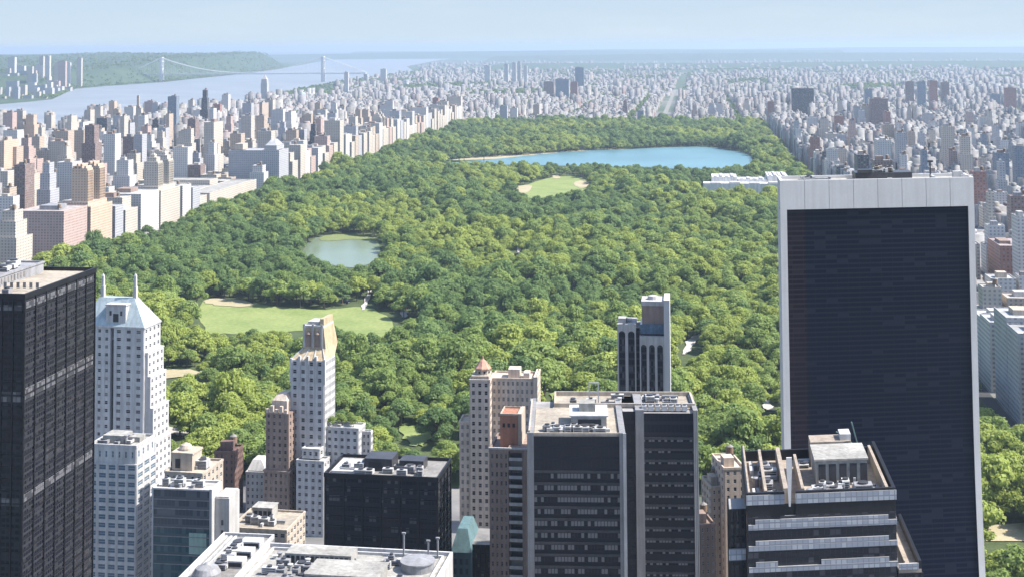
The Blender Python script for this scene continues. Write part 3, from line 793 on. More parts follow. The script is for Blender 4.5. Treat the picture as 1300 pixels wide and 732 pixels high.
plant(s.root, 12, x0 + s2.W - 6, ly + 9, ly + 22, s.z - 0.4, 14, 54, mats=('machine', 'machine_white', 'roof_grey'), hmax=2.6)

# slender tower with arched glass strips
s = Site('arched_tower', 112, (783.5, 411), (811, 411.5), 'slender grey tower with tall dark arched window strips and a brown penthouse', 'tower', depth=20)
x1, x2, x3 = s.x(811, 430, -2), s.x(843, 430, -2), s.x(850.5, 430, 0)
occl.append((811, 850, 380, 740))
def arches(S, b, x0, x1, n, y, z0, zt, zs):
    """Front of piers with round-headed openings springing at zs."""
    bay = (x1 - x0) / n; p = bay * 0.3
    for k in range(n + 1):
        c = x0 + k * bay
        b.box(max(x0, c - p / 2), min(x1, c + p / 2), y, y + 0.7, z0, zs, 0)
    for k in range(n):
        a0, a1 = x0 + k * bay + p / 2, x0 + (k + 1) * bay - p / 2
        c, r = (a0 + a1) / 2, (a1 - a0) / 2
        pts = [(c + r * math.cos(t), zs + r * math.sin(t)) for t in [math.pi * q / 8 for q in range(9)]]
        for q in range(8):
            (ax, az), (bx_, bz) = pts[q], pts[q + 1]
            b.face([(bx_, y, bz), (ax, y, az), (ax, y, zt), (bx_, y, zt)]); b.face([(ax, y, az), (bx_, y, bz), (bx_, y + 0.7, bz), (ax, y + 0.7, az)])
        for xa, xb in ((x0 + k * bay, a0), (a1, x0 + (k + 1) * bay)): b.box(xa, xb, y, y + 0.7, zs + 0.003, zt, 0)
b = MB()
zs1, zs2, zt2 = s.zz(797, 424), s.zz(827, 441, -2), s.zz(827, 427, -2)
arches(s, b, 0, x1 - 1.6, 2, 0, 0, s.z, zs1)
b.box(0, x1 - 1.603, 0.9, s.L, s.z - 3, s.z); b.box(0.4, 4.5, 3, 9, s.z + 0.003, s.z + 2.6)
arches(s, b, x1 + 0.4, x2, 3, -2, 0, zt2, zs2)
b.box(x1 + 0.4, x2, -1.2, s.L, zt2 - 3, zt2)
ztp = s.zz(846, 380, 0)
b.build('wall', ['pale_stone'], s.root)
MB().box(x2 + 0.003, x3, -2.2, s.L, 0, ztp).build('side_pier', ['travertine'], s.root)  # paler stone than the front, sunlight put into its colour
b = MB(); b.box(0.1, x1 - 1.7, 0.703, s.L - 0.1, 0, s.z - 3.01); b.box(x1 - 1.597, x1 + 0.397, 1.5, s.L, 0, s.z - 2); b.box(x1 + 0.5, x2 - 0.1, -1.297, s.L - 0.1, 0, zt2 - 3.01); b.build('glazing', ['strip_glass'], s.root)
b = MB(); xx0 = s.x(815, 400, 1); z1, z2, z3 = s.zz(828, 423, 1), s.zz(828, 411, 1), s.zz(828, 388, 1)
b.box(xx0 - 0.8, x2 - 0.01, 1, s.L - 2, zt2 + 0.003, z1, 2); b.box(xx0 - 1, x2 - 0.01, 0.2, s.L - 2, z1 + 0.003, z2, 1); b.box(xx0, x2 - 0.2, 1.5, s.L - 3, z2 + 0.003, z3, 0); b.box(xx0 - 0.4, x2 - 0.01, 1.1, s.L - 2.6, z3 + 0.003, z3 + 2.4, 3); b.lathe((xx0 + x2) / 2, 8, [(3.2, z3 + 2.403), (2.8, z3 + 4.2), (1.6, z3 + 4.6)], 12, 3)
b.build('penthouse', ['brown_brick', 'blue_glass', 'void', 'pale_stone'], s.root)
plant(s.root, 1, x1 - 4, 4, 14, s.z, 5, 61, hmax=2.5)

# broad dark tower with travertine frame and sweeping foot
s = Site('office_tower', 206, (990, 229.5), (1236, 225), 'broad dark glass tower framed in white travertine, the tallest beside the park', 'office tower', depth=20, skew=True)
zg = s.zz(1110, 264)
W = s.W
def prof(z): return -13.0 * max(0.0, 1 - z / 120.0) ** 2
ZS = [zg * k / 44 for k in range(45)]
def strip(b, x0, x1, off, mi=0):
    for a, c in zip(ZS, ZS[1:]):
        b.face([(x0, prof(a) + off, a), (x1, prof(a) + off, a), (x1, prof(c) + off, c), (x0, prof(c) + off, c)], mi)
lw, rw = 2.7, 2.6
b = MB(); strip(b, lw + 7.4, W - rw, 0.6); b.box(lw, W - rw, 0.7, s.L, 0, zg); b.build('glazing', ['navy_glass'], s.root)
b = MB(); strip(b, lw, lw + 7.397, 0.6); b.build('tinted_bay', ['maroon_glass'], s.root)
for nm, x0, x1 in (('side_frame', 0, lw - 0.01), ('side_frame', W - rw + 0.01, W)):
    b = MB(); strip(b, x0, x1, -0.2)
    for a, c in zip(ZS, ZS[1:]):
        b.face([(x1, prof(a) - 0.2, a), (x1, s.L, a), (x1, s.L, c), (x1, prof(c) - 0.2, c)]); b.face([(x0, s.L, a), (x0, prof(a) - 0.2, a), (x0, prof(c) - 0.2, c), (x0, s.L, c)])
    b.build(nm, ['travertine'], s.root)
b = MB()
for k in range(8):
    a0, a1 = W * k / 8, W * (k + 1) / 8
    b.box(a0 + (0.07 if k else 0), a1 - 0.07, -0.2, 1.2, zg + 0.003, s.z)
b.box(0.2, W - 0.2, 1.203, s.L, zg + 0.003, s.z - 1.5, 0)
b.box(0, 1.2, 1.203, s.L, s.z - 1.497, s.z); b.box(W - 1.2, W, 1.203, s.L, s.z - 1.497, s.z); b.box(1.2, W - 1.2, s.L - 1.2, s.L, s.z - 1.497, s.z)
b.box(0.15, W - 0.15, 0.2, 1.15, zg + 0.01, s.z - 0.2, 1)
b.build('fascia', ['travertine', 'machine'], s.root)
MB().box(1.25, W - 1.25, 1.25, s.L - 1.25, s.z - 1.49, s.z - 1.2).build('roof', ['roof_white'], s.root)
b = MB(); a0, a1 = s.x(1086, 220, 6), s.x(1158, 220, 6)
b.box(a0, a1, 6, 18, s.z - 1.19, s.z + 2.0, 0); b.box(a0 + 1, a0 + 7, 5, 9, s.z + 2.003, s.z + 3.4, 0); b.build('plant_house', ['dark_metal'], s.root)
plant(s.root, a0 + 5, a1 - 5, 7, 14, s.z + 2.0, 14, 67, mats=('machine_white', 'roof_tan', 'dark_metal'), hmax=2.6)
plant(s.root, 3, W - 6, 3, 17, s.z - 1.2, 12, 68, hmax=1.8)
b = MB(); X = s.x(1181, 215, 10); b.box(X - 0.3, X + 0.3, 10, 10.6, s.z - 1.19, s.z + 5.5); b.box(X - 1.2, X + 1.2, 9.9, 10.7, s.z + 5.503, s.z + 6.4); b.build('mast', ['dark_metal'], s.root)
b = MB(); X = s.x(1216, 215, 8); b.box(X - 2, X + 2, 8, 11, s.z - 1.19, s.z + 1.8); b.box(X + 1, X + 6, 6, 7, s.z - 0.5, s.z + 0.4); b.build('air_handler', ['machine_white'], s.root)

# stepped dark tower with pale bands
s = Site('office_tower', 140, (948, 625.5), (1137, 618), 'stepped dark office tower with pale glass bands and a tan roof court', 'office tower', depth=46, skew=True)
W, L = s.W, s.L
fh = 5.65
MB().box(0, W, 0, L, 0, s.z - 6.4).build('glazing', ['step_glass'], s.root)
b = MB()
for k in range(12):
    z = s.z - 8.5 - k * fh
    b.box(0.3, W + 0.15, -0.5, -0.004, z - 1.3, z + 0.05, 0)
    c0, c1 = ((2.2, W - 2.2), (2.2, W - 2.2), (W * 0.49, W - 2.2), (W * 0.36, W * 0.98), (3, W * 0.5))[k % 5]
    b.box(c0, c1, -0.4, -0.004, z + 0.09, z + 1.35, 0)
    if k == 2: b.box(2.2, W * 0.2, -0.4, -0.004, z + 0.09, z + 1.35, 0)
    b.box(W + 0.004, W + 0.3, 1, L - 1, z - 1.3, z + 0.05, 0)
b.build('floor_bands', ['step_band'], s.root)
b = MB(); zb = s.z - 6.397
xa, xb = s.x(996, 640), s.x(1010, 640)
b.box(0, xa, 0, 0.9, zb, s.z, 1); b.box(xb, W, 0, 0.9, zb, s.z, 1); b.box(xa + 0.003, xb - 0.003, 0.5, 0.9, zb, s.z - 3.4, 1)
b.box(0, 0.4, 0.903, L, zb, s.z, 1); b.box(0.403, 0.9, 0.903, L, zb, s.z, 0); b.box(W - 0.9, W, 0.903, L, zb, s.z, 1); b.box(0.9, W - 0.9, L - 0.9, L, zb, s.z - 1.5, 1)
b.box(-0.2, xa, -0.25, -0.004, s.z - 3.2, s.z - 0.6, 2); b.box(xb, W + 0.2, -0.25, -0.004, s.z - 3.2, s.z - 0.6, 2)
b.build('parapet', ['roof_tan', 'bronze', 'step_band'], s.root)
MB().box(0.9, W - 0.9, 0.9, L - 0.9, zb, zb + 1.9).build('roof', ['roof_tan'], s.root)
zr = zb + 1.9
for (a0, a1, b0, b1, zt) in ((.25, .28, 3, 3, 0), (.12, .14, 3, 3, .4), (.37, .39, 3, 10, .2), (.94, .96, 2, 2, .6)): MB().box(W * a0, W * a1, b0, L - b1, zr + 0.003, s.z - zt).build('court_wall', ['roof_tan'], s.root)
b = MB(); b.box(W * 0.5, W * 0.86, L * 0.4, L * 0.72, zr + 0.003, s.z + 2.6, 0); b.box(W * 0.49, W * 0.87, L * 0.39, L * 0.73, s.z + 2.603, s.z + 3.1, 0)
for k in range(5): b.box(W * 0.52 + k * 3, W * 0.52 + 2 + k * 3, L * 0.4 - 0.2, L * 0.4 - 0.004, zr + 0.8, s.z + 1.6, 1)
b.build('plant_house', ['roof_white', 'void'], s.root)
b = MB(); b.box(W * 0.5, W * 0.8, L * 0.8, L * 0.97, zr + 0.003, s.z + 2.8, 0); b.box(W * 0.72, W * 0.8, L * 0.82, L * 0.95, s.z + 2.803, s.z + 4.6, 1); b.build('stair_house', ['roof_tan', 'machine_white'], s.root)
for k in range(8):
    X = W * (0.42 + 0.055 * k); b = MB(); hh = R.uniform(-2, 1.6); Y = R.uniform(2.5, L * 0.33)
    b.box(X, X + 0.7, Y, Y + 0.7, zr + 0.003, zr + 4 + hh); b.box(X - 0.3, X + 1.9, Y - 0.2, Y + 2.2, zr + 0.004, zr + 1.6); b.build('vent_stack', ['machine_white' if k % 3 else 'machine'], s.root)
plant(s.root, W * 0.4, W * 0.92, 2, L * 0.36, zr, 26, 71, hmax=3.6)
plant(s.root, W * 0.4, W * 0.92, L * .74, L * 0.94, zr, 12, 75, hmax=4)
plant(s.root, 2, W * 0.24, 3, L - 6, zr, 20, 72, mats=('machine', 'machine_white', 'dark_metal'), hmax=3)
b = MB(); b.bar((W * 0.86, L * 0.85, s.z), (W * 0.8, L * 0.75, s.z + 9), 0.25); b.bar((W * 0.86, L * 0.85, s.z), (W * 0.7, L * 0.9, s.z + 4.5), 0.2); b.box(W * 0.85, W * 0.88, L * 0.84, L * 0.87, zr, s.z + 0.2); b.build('roof_davit', ['copper'], s.root)
X = s.x(1002, 610, -0.3); zt, zbm = s.zz(1000, 580, -0.6), s.zz(1000.5, 642, -0.6)
b = MB(); b.frustum((X - 0.25, X + 0.25, -0.9, -0.3), zbm, (X - .75, X + .75, -0.9, -0.3), zbm + 10); b.box(X - .75, X + .75, -0.9, -0.3, zbm + 10.003, zt)
b.build('fin', ['travertine'], s.root)
xw = s.x(926, 660, 3); zw = s.zz(938, 645, 3)
curtain(s, xw, -0.4, 3, 12, 0, zw, 'step_glass', 'bronze', 3, 4, 3.7, faces='SW', name='side_wing')
b = MB(); z = s.zz(936, 703, 2.5); b.box(xw - 0.3, -0.4, 2.1, 2.5, z - 1.5, z + 1.6); b.build('wing_band', ['step_band'], s.root)
zt = s.zz(1150, 722, 0)
x5 = s.x(1170, 720, 0)
curtain(s, W + 0.4, x5, 0, L * 0.85, 0, zt - 1, 'step_glass', 'bronze', 3, 6, 3.7, name='terrace_wing')
b = MB(); b.box(W + 0.4, x5, 0, L * 0.85, zt - 0.997, zt, 0); b.box(x5 - 0.8, x5, 0, L * 0.85, zt + 0.003, zt + 2.2, 1); b.box(W + 0.4, x5 - 0.81, -0.3, 0.4, zt + 0.003, zt + 1.6, 2)
b.box(W + 2.2, W + 2.5, 2, L * 0.8, zt + 0.003, zt + 1.6, 0)
b.build('terrace', ['roof_tan', 'bronze', 'step_band'], s.root)

# small tan and brown buildings between the slab and the stepped tower
for (z, a, c, lab, mt, nm, dep) in ((76, (919, 596), (946, 595), 'tan brick building with few windows, peeping out beside the stepped dark tower', 'tan_brick', 'apartment_block', 22),
                                (66, (903, 620), (922, 619), 'small cream building with ranked windows, beside the broad dark office slab', 'cream_brick', 'apartment_block', 16),
                                (56, (888, 668), (908, 667), 'low brown building deep between the dark slab and the stepped tower', 'brown_brick', 'apartment_block', 16)):
    s = Site(nm, z, a, c, lab, 'apartment block', depth=dep)
    wins = []; b = MB(); block(b, 0, s.W, 0, s.L, 0, s.z, 'SW', wins, 3.5, (3, 4), wf=0.4, hf=0.5); b.box(1, s.W * 0.6, 4, 10, s.z + 0.003, s.z + 4); b.build('wall', [mt], s.root)
    put_windows(s.root, wins, most=40)
    water_tank(s.root, s.W * 0.7, s.L * 0.7, s.z, 1.6, 3)
# ------------------------------------------------------------------ ground, water, hills
def sheet(name, pts, z, mat, kind='structure', label=None, cat=None):
    b = MB(); b.face([(p[0], p[1], z) for p in pts])
    o = b.build(name, [mat]); tag(o, label, cat, None, kind)
    return o
def poly(px):
    pl = [(float(x), float(y)) for x, y in px]
    for _ in range(2): pl = [q for (a, c), (d, g) in zip(pl, pl[1:] + pl[:1]) for q in ((a * .75 + d * .25, c * .75 + g * .25), (a * .25 + d * .75, c * .25 + g * .75))]
    P = [atz(x, y, 0) for x, y in pl]
    return [(p.x + R.uniform(-2, 2), p.y + R.uniform(-3, 3), 0) for p in P]

def ground_mat():
    m, nt, b = newmat('ground')
    v = texco(nt)
    n1 = noise(nt, v, 0.0011, 5, 0.65); n2 = noise(nt, v, 0.02, 4)
    y = sep(nt, v)[1]
    far = math_(nt, 'MULTIPLY', math_(nt, 'SUBTRACT', y, 7000.0), 1 / 9000.0)
    far = math_(nt, 'MINIMUM', math_(nt, 'MAXIMUM', far, 0.0), 0.5)
    f = math_(nt, 'ADD', n1, math_(nt, 'MULTIPLY', far, 0.45))
    green = ramp(nt, n2, [(0.35, (0.03, 0.055, 0.025)), (0.65, (0.06, 0.09, 0.04))])
    grey = ramp(nt, n2, [(0.35, (0.09, 0.09, 0.09)), (0.65, (0.2, 0.19, 0.18))])
    k = ramp(nt, f, [(0.48, (0, 0, 0)), (0.56, (1, 1, 1))])
    put(nt, b.inputs['Base Color'], mix(nt, k, grey, green))
    b.inputs['Roughness'].default_value = 0.9
    return m
M['ground'] = ground_mat()
def grass_mat(name, lo, hi, scale=0.05):
    m, nt, b = newmat(name)
    v = texco(nt)
    f = math_(nt, 'ADD', math_(nt, 'MULTIPLY', noise(nt, v, scale), 0.5), math_(nt, 'MULTIPLY', noise(nt, v, scale * 12), 0.5))
    put(nt, b.inputs['Base Color'], ramp(nt, f, [(0.35, lo), (0.65, hi)]))
    b.inputs['Roughness'].default_value = 0.9
    b.inputs['Specular IOR Level'].default_value = 0.15
    return m
M['park_floor'] = grass_mat('park_floor', (0.035, 0.055, 0.02), (0.09, 0.11, 0.045))
M['lawn'] = grass_mat('lawn', (0.13, 0.18, 0.055), (0.24, 0.27, 0.1), 0.022)
M['sand'] = grass_mat('sand', (0.27, 0.24, 0.14), (0.4, 0.34, 0.23), 0.04)
M['paving'] = grass_mat('paving', (0.36, 0.34, 0.31), (0.5, 0.47, 0.43), 0.06)
M['hill_green'] = grass_mat('hill_green', (0.03, 0.055, 0.03), (0.07, 0.1, 0.05), 0.006)
M['avenue'] = grass_mat('avenue_paving', (0.16, 0.155, 0.14), (0.24, 0.23, 0.2), 0.02)
M['asphalt'] = grass_mat('asphalt', (0.045, 0.045, 0.047), (0.07, 0.07, 0.07), 0.05)
def water_mat(name, col, rough, bump=0.15, scale=0.08):
    m, nt, b = newmat(name)
    v = texco(nt)
    put(nt, b.inputs['Base Color'], ramp(nt, noise(nt, v, 0.003, 4), [(0.35, tuple(c * 0.85 for c in col)), (0.65, tuple(c * 1.15 for c in col))]))
    b.inputs['Roughness'].default_value = rough
    bp = nt.nodes.new('ShaderNodeBump')
    bp.inputs['Strength'].default_value = bump
    nt.links.new(noise(nt, v, scale, 4), bp.inputs['Height'])
    nt.links.new(bp.outputs[0], b.inputs['Normal'])
    return m
M['river_water'] = water_mat('river_water', (0.2, 0.215, 0.225), 0.4)
M['reservoir_water'] = water_mat('reservoir_water', (0.09, 0.19, 0.215), 0.35, .5, .03)
M['lake_water'] = water_mat('lake_water', (0.15, 0.19, 0.125), 0.25, .4, .03)
M['algae'] = grass_mat('algae', (0.12, 0.15, 0.05), (0.18, 0.2, 0.08), 0.03)

E = 70000
sheet('ground', [(-E, -E, 0), (E, -E, 0), (E, E, 0), (-E, E, 0)], 0, 'ground')
EASTSH = [(-1980, -3000), (-1980, 4800), (-2120, 6500), (-2400, 8500), (-2600, 10300), (-2680, 12000), (-2900, 14500), (-3700, 18000), (-4700, 26000), (-6500, 45000)]
WESTSH = [(-3250, -3000), (-3250, 5000), (-3240, 6500), (-3270, 6900), (-3700, 8000), (-3960, 8700), (-4010, 9300), (-4000, 10300), (-4231, 12080), (-4437, 13848), (-5127, 17451), (-6900, 26000), (-9700, 45000)]
def interp(tab, y):
    ys = [p[1] for p in tab]; xs = [p[0] for p in tab]
    return np.interp(y, ys, xs)
b = MB()
YS = sorted(set([p[1] for p in EASTSH] + [p[1] for p in WESTSH]))
for y0, y1 in zip(YS, YS[1:]):
    b.face([(interp(WESTSH, y0), y0, 0.8), (interp(EASTSH, y0), y0, 0.8), (interp(EASTSH, y1), y1, 0.8), (interp(WESTSH, y1), y1, 0.8)])
tag(b.build('river', ['river_water']), kind='structure')

def hsmooth(t): t = np.clip(t, 0, 1); return t * t * (3 - 2 * t)
HY = [4000, 6000, 7500, 8600, 10000, 12000, 14500, 17000, 18500, 20000]
HH = [35, 45, 60, 90, 125, 158, 190, 185, 70, 20]
def njh(x, y):
    off = interp(WESTSH, y) - x
    H = np.interp(y, HY, HH)
    ramp_ = np.where(y < 8300, hsmooth((off - 350) / 500.0), hsmooth((off - 20) / 260.0))
    w = 8 * np.sin(x / 310.0 + y / 530.0) + 5 * np.sin(x / 130.0 - y / 170.0)
    return ramp_ * (H + w * np.minimum(1, ramp_))
def strip_mesh(name, fx, us, vs, mat):
    b = MB(); n = len(vs)
    for u in us:
        for v in vs: b.v.append(fx(u, v))
    for i in range(len(us) - 1):
        for j in range(n - 1):
            b.f.append((i * n + j, (i + 1) * n + j, (i + 1) * n + j + 1, i * n + j + 1)); b.m.append(0)
    o = b.build(name, [mat]); o.data.polygons.foreach_set('use_smooth', [True] * len(b.f))
    return tag(o, kind='structure')
def njp(y, off):
    x = float(interp(WESTSH, y)) - off
    return (x, y, float(njh(x, y)) + 0.4)
strip_mesh('hills', njp, list(range(4000, 20001, 125)), [-8, 10, 60, 120, 200, 300, 420, 560, 750, 1000, 1400, 1900, 2600, 3500, 4500, 6000], 'hill_green')
def ridge(y, amp, seed, x0, x1, base=0):
    r = random.Random(seed); ph = [(r.uniform(0, 6.3), r.uniform(900, 5200), r.uniform(.2, 1)) for _ in range(9)]
    def fx(x, v):
        h = amp * (0.72 + 0.1 * sum(a * math.sin(x / l + p) for p, l, a in ph))
        return (x, y + v * 1500 + 0.18 * (x + 5000 if x < 0 else 0), max(0.0, h * (1 - v * v)) + base)
    return strip_mesh('hills', fx, [x0 + (x1 - x0) * k / 90 for k in range(91)], [-1, -0.7, -0.4, -0.15, 0, 0.3, 1], 'hill_green')
ridge(30000, 175, 2, -20000, 3000); ridge(38000, 190, 5, -9000, 16000); ridge(24000, 120, 8, -3400, 14000); ridge(16500, 75, 9, -2300, 6000)

# park ground and its clearings
PX0, PX1, PY0, PY1 = -748, 206, 842, 4670
sheet('park_ground', [(PX0, PY0), (100, PY0), (100, 660), (PX1, 660), (PX1, PY1), (PX0, PY1)], 0.3, 'park_floor')
MEADOW = [(253, 384), (262, 380), (300, 381), (330, 387), (385, 393), (430, 393), (462, 388), (480, 396), (503, 402), (500, 412), (478, 425), (455, 420), (430, 411), (380, 412), (330, 416), (290, 416), (256, 416)]
GREAT = [(656, 238), (675, 232), (707, 224), (735, 224), (748, 230), (744, 238), (722, 241), (692, 249), (668, 247)]
LAKE = [(382, 316), (396, 304), (412, 299), (440, 298), (482, 302), (484, 318), (470, 327), (452, 333), (430, 331), (405, 326), (390, 322)]
RES = [(556, 203.6), (610, 200.5), (680, 197), (735, 192), (800, 190), (860, 187), (905, 187), (938, 192), (956, 200), (953, 207), (920, 211), (860, 211), (800, 209), (740, 208), (680, 206.2), (610, 205.4)]
def grow(pl, dy):
    c = sum(y for _, y in pl) / len(pl)
    return [(x, y + (dy if y > c else 0)) for x, y in pl]
sheet('lawn', poly(grow(MEADOW, 8)), 0.6, 'lawn')
sheet('lawn', poly(grow(GREAT, 5)), 0.6, 'lawn')
sheet('lake', poly(grow(LAKE, 8)), 0.6, 'lake_water')
sheet('lake_weed', poly([(405, 306), (412, 299), (440, 298), (482, 302), (483, 308), (450, 304), (425, 307)]), 0.9, 'algae')
sheet('reservoir_bank', poly([(x, y - (1.5 if y < 201 else -3)) for x, y in [(552, 203)] + RES[1:5] + [(800, 196)]]), 0.6, 'sand')
sheet('reservoir', poly(grow(RES, 4)), 0.9, 'reservoir_water')
CLEAR = []          # (photo outline, material, structure name)
for pl, mt, nm in (
    ([(655, 240), (659, 236), (676, 235), (674, 242), (662, 245)], 'sand', 'ball_field'), ([(727, 231), (748, 229), (748, 237), (733, 238)], 'sand', 'ball_field'), ([(700, 224), (709, 222), (712, 225), (703, 226)], 'sand', 'ball_field'),
    ([(255, 383), (268, 379), (300, 380), (330, 386), (310, 388), (275, 387)], 'sand', 'dirt_path'),
    ([(190, 471), (225, 469), (262, 472), (245, 477), (190, 481)], 'sand', 'ball_field'),
    ([(506, 543), (525, 540), (548, 547), (545, 561), (530, 566), (512, 558)], 'lawn', 'lawn'),
    ([(864, 446), (872, 432), (886, 424), (889, 428), (880, 440), (870, 450)], 'paving', 'path'), ([(654, 320), (658, 308), (662, 309), (659, 322)], 'paving', 'path'),
    ([(458, 392), (466, 371), (470, 364), (474, 366), (469, 380), (464, 393)], 'paving', 'path'), ([(436, 384), (438, 379), (444, 379), (442, 385)], 'paving', 'path'),
    ([(222, 386), (222, 377), (232, 377), (228, 387)], 'lawn', 'lawn'), ([(200, 545), (212, 541), (240, 547), (236, 552), (206, 551)], 'paving', 'path'),
    ([(696, 500), (720, 494), (738, 499), (724, 509), (700, 512)], 'lawn', 'lawn'), 
    ([(690, 470), (700, 466), (706, 470), (696, 476)], 'lawn', 'lawn'), ([(985, 518), (975, 508), (966, 512), (976, 522)], 'paving', 'path'), ([(508, 402), (510, 396), (520, 397), (516, 402)], 'paving', 'path'),
    ([(508, 470), (514, 468), (517, 472), (511, 474)], 'paving', 'path')):
    sheet(nm, poly(grow(pl, 2)), 0.95 + 0.03 * len(CLEAR), mt); CLEAR.append(pl)
sheet('plaza', [atz(x, y, 0) for x, y in ((1252, 688), (1256, 668), (1310, 664), (1316, 688))], .85, 'sand'); CLEAR.append([(1252, 688), (1256, 668), (1310, 664), (1316, 688)])
CLEAR += [MEADOW, GREAT, LAKE, RES]
sheet('avenue', [(-121, 4700), (-103, 4700), (-103, 8200), (-121, 8200)], 0.5, 'avenue')
sheet('avenue', [(-768, 500), (-748, 500), (-748, 4700), (-768, 4700)], 0.5, 'asphalt')
sheet('avenue', [(206, 500), (216, 500), (216, 4700), (206, 4700)], 0.5, 'asphalt')

# ------------------------------------------------------------------ city
PAL = {  # name: (wall colour, window colour)
    'cream': ((0.55, 0.49, 0.41), (0.25, 0.23, 0.21)), 'tan': ((0.5, 0.4, 0.31), (0.22, 0.19, 0.16)), 'white': ((0.6, 0.58, 0.55), (0.28, 0.28, 0.28)),
    'pale grey': ((0.44, 0.44, 0.45), (0.2, 0.2, 0.22)), 'red brick': ((0.36, 0.19, 0.15), (0.17, 0.12, 0.11)), 'brown brick': ((0.25, 0.18, 0.16), (0.11, 0.095, 0.095)),
    'pinkish': ((0.5, 0.37, 0.32), (0.22, 0.18, 0.17)), 'blue-grey': ((0.2, 0.24, 0.29), (0.11, 0.14, 0.18)), 'orange brick': ((0.6, 0.45, 0.33), (0.28, 0.21, 0.17)), 'dark grey': ((0.11, 0.11, 0.12), (0.04, 0.045, 0.05))}
NAMES = list(PAL)
for k, (w, g) in PAL.items():
    w = tuple(c * .9 for c in w); M['city ' + k] = facade('city_' + k.replace(' ', '_').replace('-', '_'), w, g, bay=3.9, floor=3.4, wf=0.48, hf=0.5, blind=(0.3, 0.29, 0.27), pblind=0.3, roof=tuple(0.2 + c * 0.35 for c in w), var=0.15, grough=0.25)
M['city_attr'] = facade('city_walls', (0, 0, 0), (0.15, 0.15, 0.16), bay=4.2, floor=3.5, wf=0.46, hf=0.48, blind=(0.3, 0.29, 0.27), pblind=0.3, roof=(0.26, 0.255, 0.25), var=0.15, attr=True, grough=0.3)
PW = dict(W=[.3, .19, .2, .09, .05, .03, .1, .02, .01, .01], N=[.18, .15, .22, .15, .09, .07, .1, .02, .01, .01], E=[.18, .1, .26, .18, .07, .07, .06, .04, .01, .03])
BX = []     # x0 x1 y0 y1 h colour
RESERVED = []   # rectangles kept for named buildings
def free(x0, x1, y0, y1): return not any(x0 < q[1] and x1 > q[0] and y0 < q[3] and y1 > q[2] for q in RESERVED)
def inview(x, y, ml=-90, mr=1420):
    px = projn([(x, y, 30)])[0][0]
    return ml < px < mr
SPEC = []   # named far buildings, filled below
def fill_blocks(reg, xs, yr, hf, dens=1.0, aw=26):
    c = list(range(len(NAMES)))
    for xa, xb in zip(xs, xs[1:]):
        y = yr[0]
        while y < yr[1]:
            y1 = y + 62
            for row in (0, 1):
                ya, yb = (y, y + 28) if row == 0 else (y + 33, y1)
                x = xa + aw / 2
                while x < xb - aw / 2 - 8:
                    edge = (x < xa + aw / 2 + 5) or (x > xb - aw / 2 - 40)
                    w = NR.uniform(16, 34) if reg == 'W' else NR.uniform(11, 27)
                    w = min(w, xb - aw / 2 - x)
                    if w > 7 and NR.random() < dens and inview(x, y):
                        h = hf(edge, x, y)
                        yy0, yy1 = ya, yb
                        if edge and h > 38 and row == 0 and NR.random() < .4: yy1 = y1
                        if free(x, x + w, yy0, yy1): BX.append((x, x + w - 0.6, yy0, yy1 - NR.uniform(0, 6), h, NR.choice(c, p=PW[reg])))
                    x += w + (0 if NR.random() < .8 else NR.uniform(2, 9))
            y += 80.5
def hW(edge, x, y):
    r = NR.random()
    if edge: return NR.uniform(36, 62) if r < .6 else (NR.uniform(60, 108) if r < .88 else NR.uniform(18, 34))
    return NR.uniform(14, 22) if r < .62 else (NR.uniform(24, 48) if r < .88 else NR.uniform(50, 95))
def hE(edge, x, y):
    r = NR.random()
    k = 1 if y < 2800 else .78
    if edge: return k * NR.uniform(38, 66) if r < .64 else (k * NR.uniform(66, 112) if r < .8 else NR.uniform(18, 38))
    return NR.uniform(15, 24) if r < .6 else NR.uniform(28, 60)
def hN(edge, x, y):
    r = NR.random()
    k = 1.0 if y < 8500 else 0.85
    if r < .86: return NR.uniform(12, 22) * k
    return NR.uniform(22, 36) * k if r < .96 else NR.uniform(42, 62) * k

